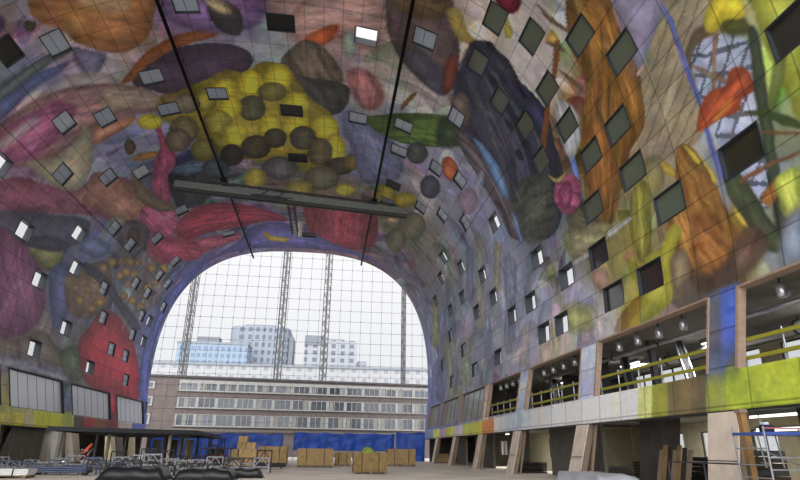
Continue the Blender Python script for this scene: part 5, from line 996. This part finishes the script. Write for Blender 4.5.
for row, (za, zb) in enumerate([(5.5, 7.5), (8.85, 10.6), (12.0, 13.35)]):
    MB().obox(bp(5.6, -.12, za-.28), D_*72, Nn*.45, (0, 0, .25)).build('sill', M_wframe, ab)
    for k in range(20):
        u0 = 6.0+k*3.6; f = MB(); w = 3.05
        f.obox(bp(u0-.28, -.03, za), D_*.32, Nn*.35, (0, 0, zb-za)); f.obox(bp(u0+w, -.03, za), D_*.28, Nn*.35, (0, 0, zb-za))
        f.obox(bp(u0, -.03, zb-.12), D_*w, Nn*.35, (0, 0, .12)); f.obox(bp(u0+w*.34, 0, za), D_*.12, Nn*.3, (0, 0, zb-za)); f.obox(bp(u0+w*.68, 0, za), D_*.1, Nn*.3, (0, 0, zb-za))
        wd = f.build('window', M_wframe, ab)
        MB().obox(bp(u0, .12, za), D_*w, Nn*.1, (0, 0, zb-za)).build('pane', Gw[random.choice((0, 0, 1, 2))], wd)
        if random.random() < .6:
            c0 = random.choice((.05, .72, .38))*w; MB().obox(bp(u0+c0, .06, za), D_*(w*.24), Nn*.05, (0, 0, (zb-za)*.95)).build('curtain', M_cur, wd)
for (za, zb) in [(5.5, 7.5), (8.85, 10.6), (12.0, 13.35)]:
    wd = MB().obox(bp(-.6, .1, za), D_*1.9, Nn*.25, (0, 0, zb-za)).build('window', M_wframe, ab); MB().obox(bp(-.2, .05, za+.3), D_*1.1, Nn*.1, (0, 0, zb-za-.6)).build('pane', Gw[2], wd)
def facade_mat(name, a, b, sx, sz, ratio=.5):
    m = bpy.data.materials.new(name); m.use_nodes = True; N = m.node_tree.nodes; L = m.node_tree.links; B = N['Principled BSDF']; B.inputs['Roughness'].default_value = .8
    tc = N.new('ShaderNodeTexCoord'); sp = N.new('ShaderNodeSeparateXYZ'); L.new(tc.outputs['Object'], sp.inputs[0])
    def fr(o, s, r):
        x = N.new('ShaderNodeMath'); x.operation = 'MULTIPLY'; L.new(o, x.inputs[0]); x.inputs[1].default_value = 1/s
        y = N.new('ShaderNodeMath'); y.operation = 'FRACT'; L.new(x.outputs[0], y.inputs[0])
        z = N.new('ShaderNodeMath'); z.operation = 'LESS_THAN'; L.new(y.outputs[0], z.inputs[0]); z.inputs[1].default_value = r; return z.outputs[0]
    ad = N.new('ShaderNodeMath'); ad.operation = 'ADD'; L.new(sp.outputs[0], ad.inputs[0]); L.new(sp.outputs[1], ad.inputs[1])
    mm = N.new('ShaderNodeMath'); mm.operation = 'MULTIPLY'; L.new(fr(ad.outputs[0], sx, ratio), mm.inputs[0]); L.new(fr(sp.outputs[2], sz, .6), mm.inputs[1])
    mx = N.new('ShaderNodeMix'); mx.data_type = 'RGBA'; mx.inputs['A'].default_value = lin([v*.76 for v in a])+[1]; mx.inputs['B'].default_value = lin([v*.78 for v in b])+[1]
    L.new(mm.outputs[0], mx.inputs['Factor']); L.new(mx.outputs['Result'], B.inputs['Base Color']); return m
YT = 260
t1 = empty('office_tower', (-31, YT, 0), 'rounded grey high-rise tower, tallest on the skyline', 'building')
v = MB(); n = 20; fp = []
for i in range(n+1):
    a = pi*i/n; fp.append((-32.5-13.5*cos(a), YT+8-9*sin(a)**.6*1.0))
fp += [(-19, YT+26), (-46, YT+26)]
i0 = 0; v.v = [(x, y, 0) for x, y in fp]+[(x, y, 53.8) for x, y in fp]; k = len(fp)
v.f = [(i, (i+1) % k, k+(i+1) % k, k+i) for i in range(k)]+[tuple(range(k))[::-1], tuple(range(k, 2*k))]
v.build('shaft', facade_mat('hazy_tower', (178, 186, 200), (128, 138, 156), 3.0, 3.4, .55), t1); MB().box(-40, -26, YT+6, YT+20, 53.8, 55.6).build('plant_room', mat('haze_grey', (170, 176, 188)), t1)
MB().box(-19.2, -17.2, YT+4, YT+18, 0, 50).build('stair_core', mat('haze_grey', (0, 0, 0)), t1)
t2 = empty('office_block', (-48, YT-8, 0), 'lower pale blue block left of the rounded tower', 'building')
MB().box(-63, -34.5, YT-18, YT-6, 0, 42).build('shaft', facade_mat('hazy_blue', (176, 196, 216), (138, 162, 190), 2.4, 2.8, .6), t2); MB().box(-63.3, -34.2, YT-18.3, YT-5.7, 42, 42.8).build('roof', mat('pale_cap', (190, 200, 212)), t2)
MB().box(-56, -47, YT-15, YT-9, 42.8, 45.5).build('plant_room', mat('haze_grey', (0, 0, 0)), t2)
t3 = empty('apartment_tower', (0, YT, 0), 'high-rise tower with vertical dark stripes right of the centre mast', 'building')
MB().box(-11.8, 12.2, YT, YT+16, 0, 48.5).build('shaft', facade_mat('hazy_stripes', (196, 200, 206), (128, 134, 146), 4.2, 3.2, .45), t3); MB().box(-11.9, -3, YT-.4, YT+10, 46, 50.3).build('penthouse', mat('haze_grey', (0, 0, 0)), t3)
MB().box(-6, 6, YT+3, YT+12, 48.5, 49.6).build('plant_room', mat('pale_cap', (0, 0, 0)), t3)
t4 = empty('small_block', (15.5, YT, 0), 'small stepped grey block to the right of the striped tower', 'building')
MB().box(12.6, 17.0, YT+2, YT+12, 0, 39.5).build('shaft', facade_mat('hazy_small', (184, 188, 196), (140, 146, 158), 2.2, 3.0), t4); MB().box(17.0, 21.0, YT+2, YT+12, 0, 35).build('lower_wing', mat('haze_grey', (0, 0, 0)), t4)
t5 = empty('long_roof_hall', (0, 190, 0), 'long low pale building with glinting roof behind the brick block', 'building')
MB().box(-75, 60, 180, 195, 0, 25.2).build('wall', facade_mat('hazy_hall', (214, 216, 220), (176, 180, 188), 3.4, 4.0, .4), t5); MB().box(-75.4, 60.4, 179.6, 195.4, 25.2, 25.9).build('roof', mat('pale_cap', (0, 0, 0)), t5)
M_mast = mat('crane_steel', (128, 128, 130), .5)
def crane(x, y, top, w, lab, tilt=0):
    r = empty('tower_crane', (x, y, 0), lab, 'crane'); f = MB(); n = int(top/1.9)
    h = top/n
    for sx in (-1, 1):
        for sy in (-1, 1): f.tube((x+sx*w/2, y+sy*w/2, 0), (x+sx*w/2+tilt, y+sy*w/2, top), .09, 4)
    f.build('mast_leg_frame', M_mast, r); g_ = MB()
    for k in range(n):
        t0 = tilt*k/n; z = k*h
        for sy in (-1, 1):
            g_.tube((x-w/2+t0, y+sy*w/2, z), (x+w/2+t0, y+sy*w/2, z), .06, 4)
            a, b = (-1, 1) if k % 2 else (1, -1); g_.tube((x+a*w/2+t0, y+sy*w/2, z), (x+b*w/2+t0, y+sy*w/2, z+h), .06, 4)
        for sx in (-1, 1): g_.tube((x+sx*w/2+t0, y-w/2*(1 if k % 2 else -1), z), (x+sx*w/2+t0, y+w/2*(1 if k % 2 else -1), z+h), .06, 4)
    g_.build('mast_lattice', M_mast, r)
    MB().box(x-.25, x+.25, y-.25, y+.25, 0, top*.98).build('ladder_cage', M_mast, r)
crane(-13.25, 150, 72, 1.7, 'lattice crane mast left of centre rising in front of the rounded tower'); crane(-1.7, 150, 72, 1.7, 'lattice crane mast rising in front of the striped tower')
crane(-36.9, 150, 60, 1.7, 'lattice crane mast at the left side of the arch'); crane(19.4, 150, 60, 1.0, 'thin lattice crane mast at the right side of the arch')

# ------------------------------------------------------------------ sky, camera
w = bpy.data.worlds.new('overcast'); bpy.context.scene.world = w; w.use_nodes = True; N = w.node_tree.nodes; L = w.node_tree.links
bgd = N['Background']; tc = N.new('ShaderNodeTexCoord'); sp = N.new('ShaderNodeSeparateXYZ'); L.new(tc.outputs['Generated'], sp.inputs[0])
cr = N.new('ShaderNodeValToRGB'); e = cr.color_ramp.elements; e[0].position = 0; e[0].color = (.76, .78, .81, 1); e[1].position = .35; e[1].color = (1.0, 1.0, 1.02, 1)
e2 = cr.color_ramp.elements.new(1.0); e2.color = (1.7, 1.7, 1.75, 1)
L.new(sp.outputs['Z'], cr.inputs['Fac'])
# broad bright patch of sky added behind the camera to light the vault
dt = N.new('ShaderNodeVectorMath'); dt.operation = 'DOT_PRODUCT'; L.new(tc.outputs['Generated'], dt.inputs[0]); dt.inputs[1].default_value = Vector((-.12, -.96, .26)).normalized()
mxx = N.new('ShaderNodeMath'); mxx.operation = 'MAXIMUM'; L.new(dt.outputs['Value'], mxx.inputs[0]); mxx.inputs[1].default_value = 0
pw = N.new('ShaderNodeMath'); pw.operation = 'POWER'; L.new(mxx.outputs[0], pw.inputs[0]); pw.inputs[1].default_value = 5
ad = N.new('ShaderNodeMath'); ad.operation = 'MULTIPLY_ADD'; L.new(pw.outputs[0], ad.inputs[0]); ad.inputs[1].default_value = GLOW; ad.inputs[2].default_value = SKY
L.new(cr.outputs['Color'], bgd.inputs['Color']); L.new(ad.outputs[0], bgd.inputs['Strength'])
F_PX, PITCH, YAW, ROLL = 560., .3580, .1204, .0120
fw = Vector((sin(YAW)*cos(PITCH), cos(YAW)*cos(PITCH), sin(PITCH))); rt = Vector((cos(YAW), -sin(YAW), 0)); upv = rt.cross(fw)
r2 = rt*cos(ROLL)+upv*sin(ROLL); u2 = -rt*sin(ROLL)+upv*cos(ROLL)
cam = bpy.data.cameras.new('camera'); co = bpy.data.objects.new('camera', cam); col.objects.link(co)
cam.sensor_fit = 'HORIZONTAL'; cam.sensor_width = 36; cam.lens = 36*F_PX/800; cam.clip_end = 2000
m = Matrix((r2, u2, -fw)).transposed().to_4x4(); m.translation = (0, 0, 1.6); co.matrix_world = m
sc = bpy.context.scene; sc.camera = co
for o in list(bpy.data.objects):
    if '_loc' in o.keys(): del o['_loc']
sc.view_settings.view_transform = 'Standard'; sc.view_settings.look = 'None'; sc.view_settings.gamma = 1; sc.view_settings.exposure = EXPO
sc.cycles.max_bounces = 8; sc.cycles.diffuse_bounces = 5
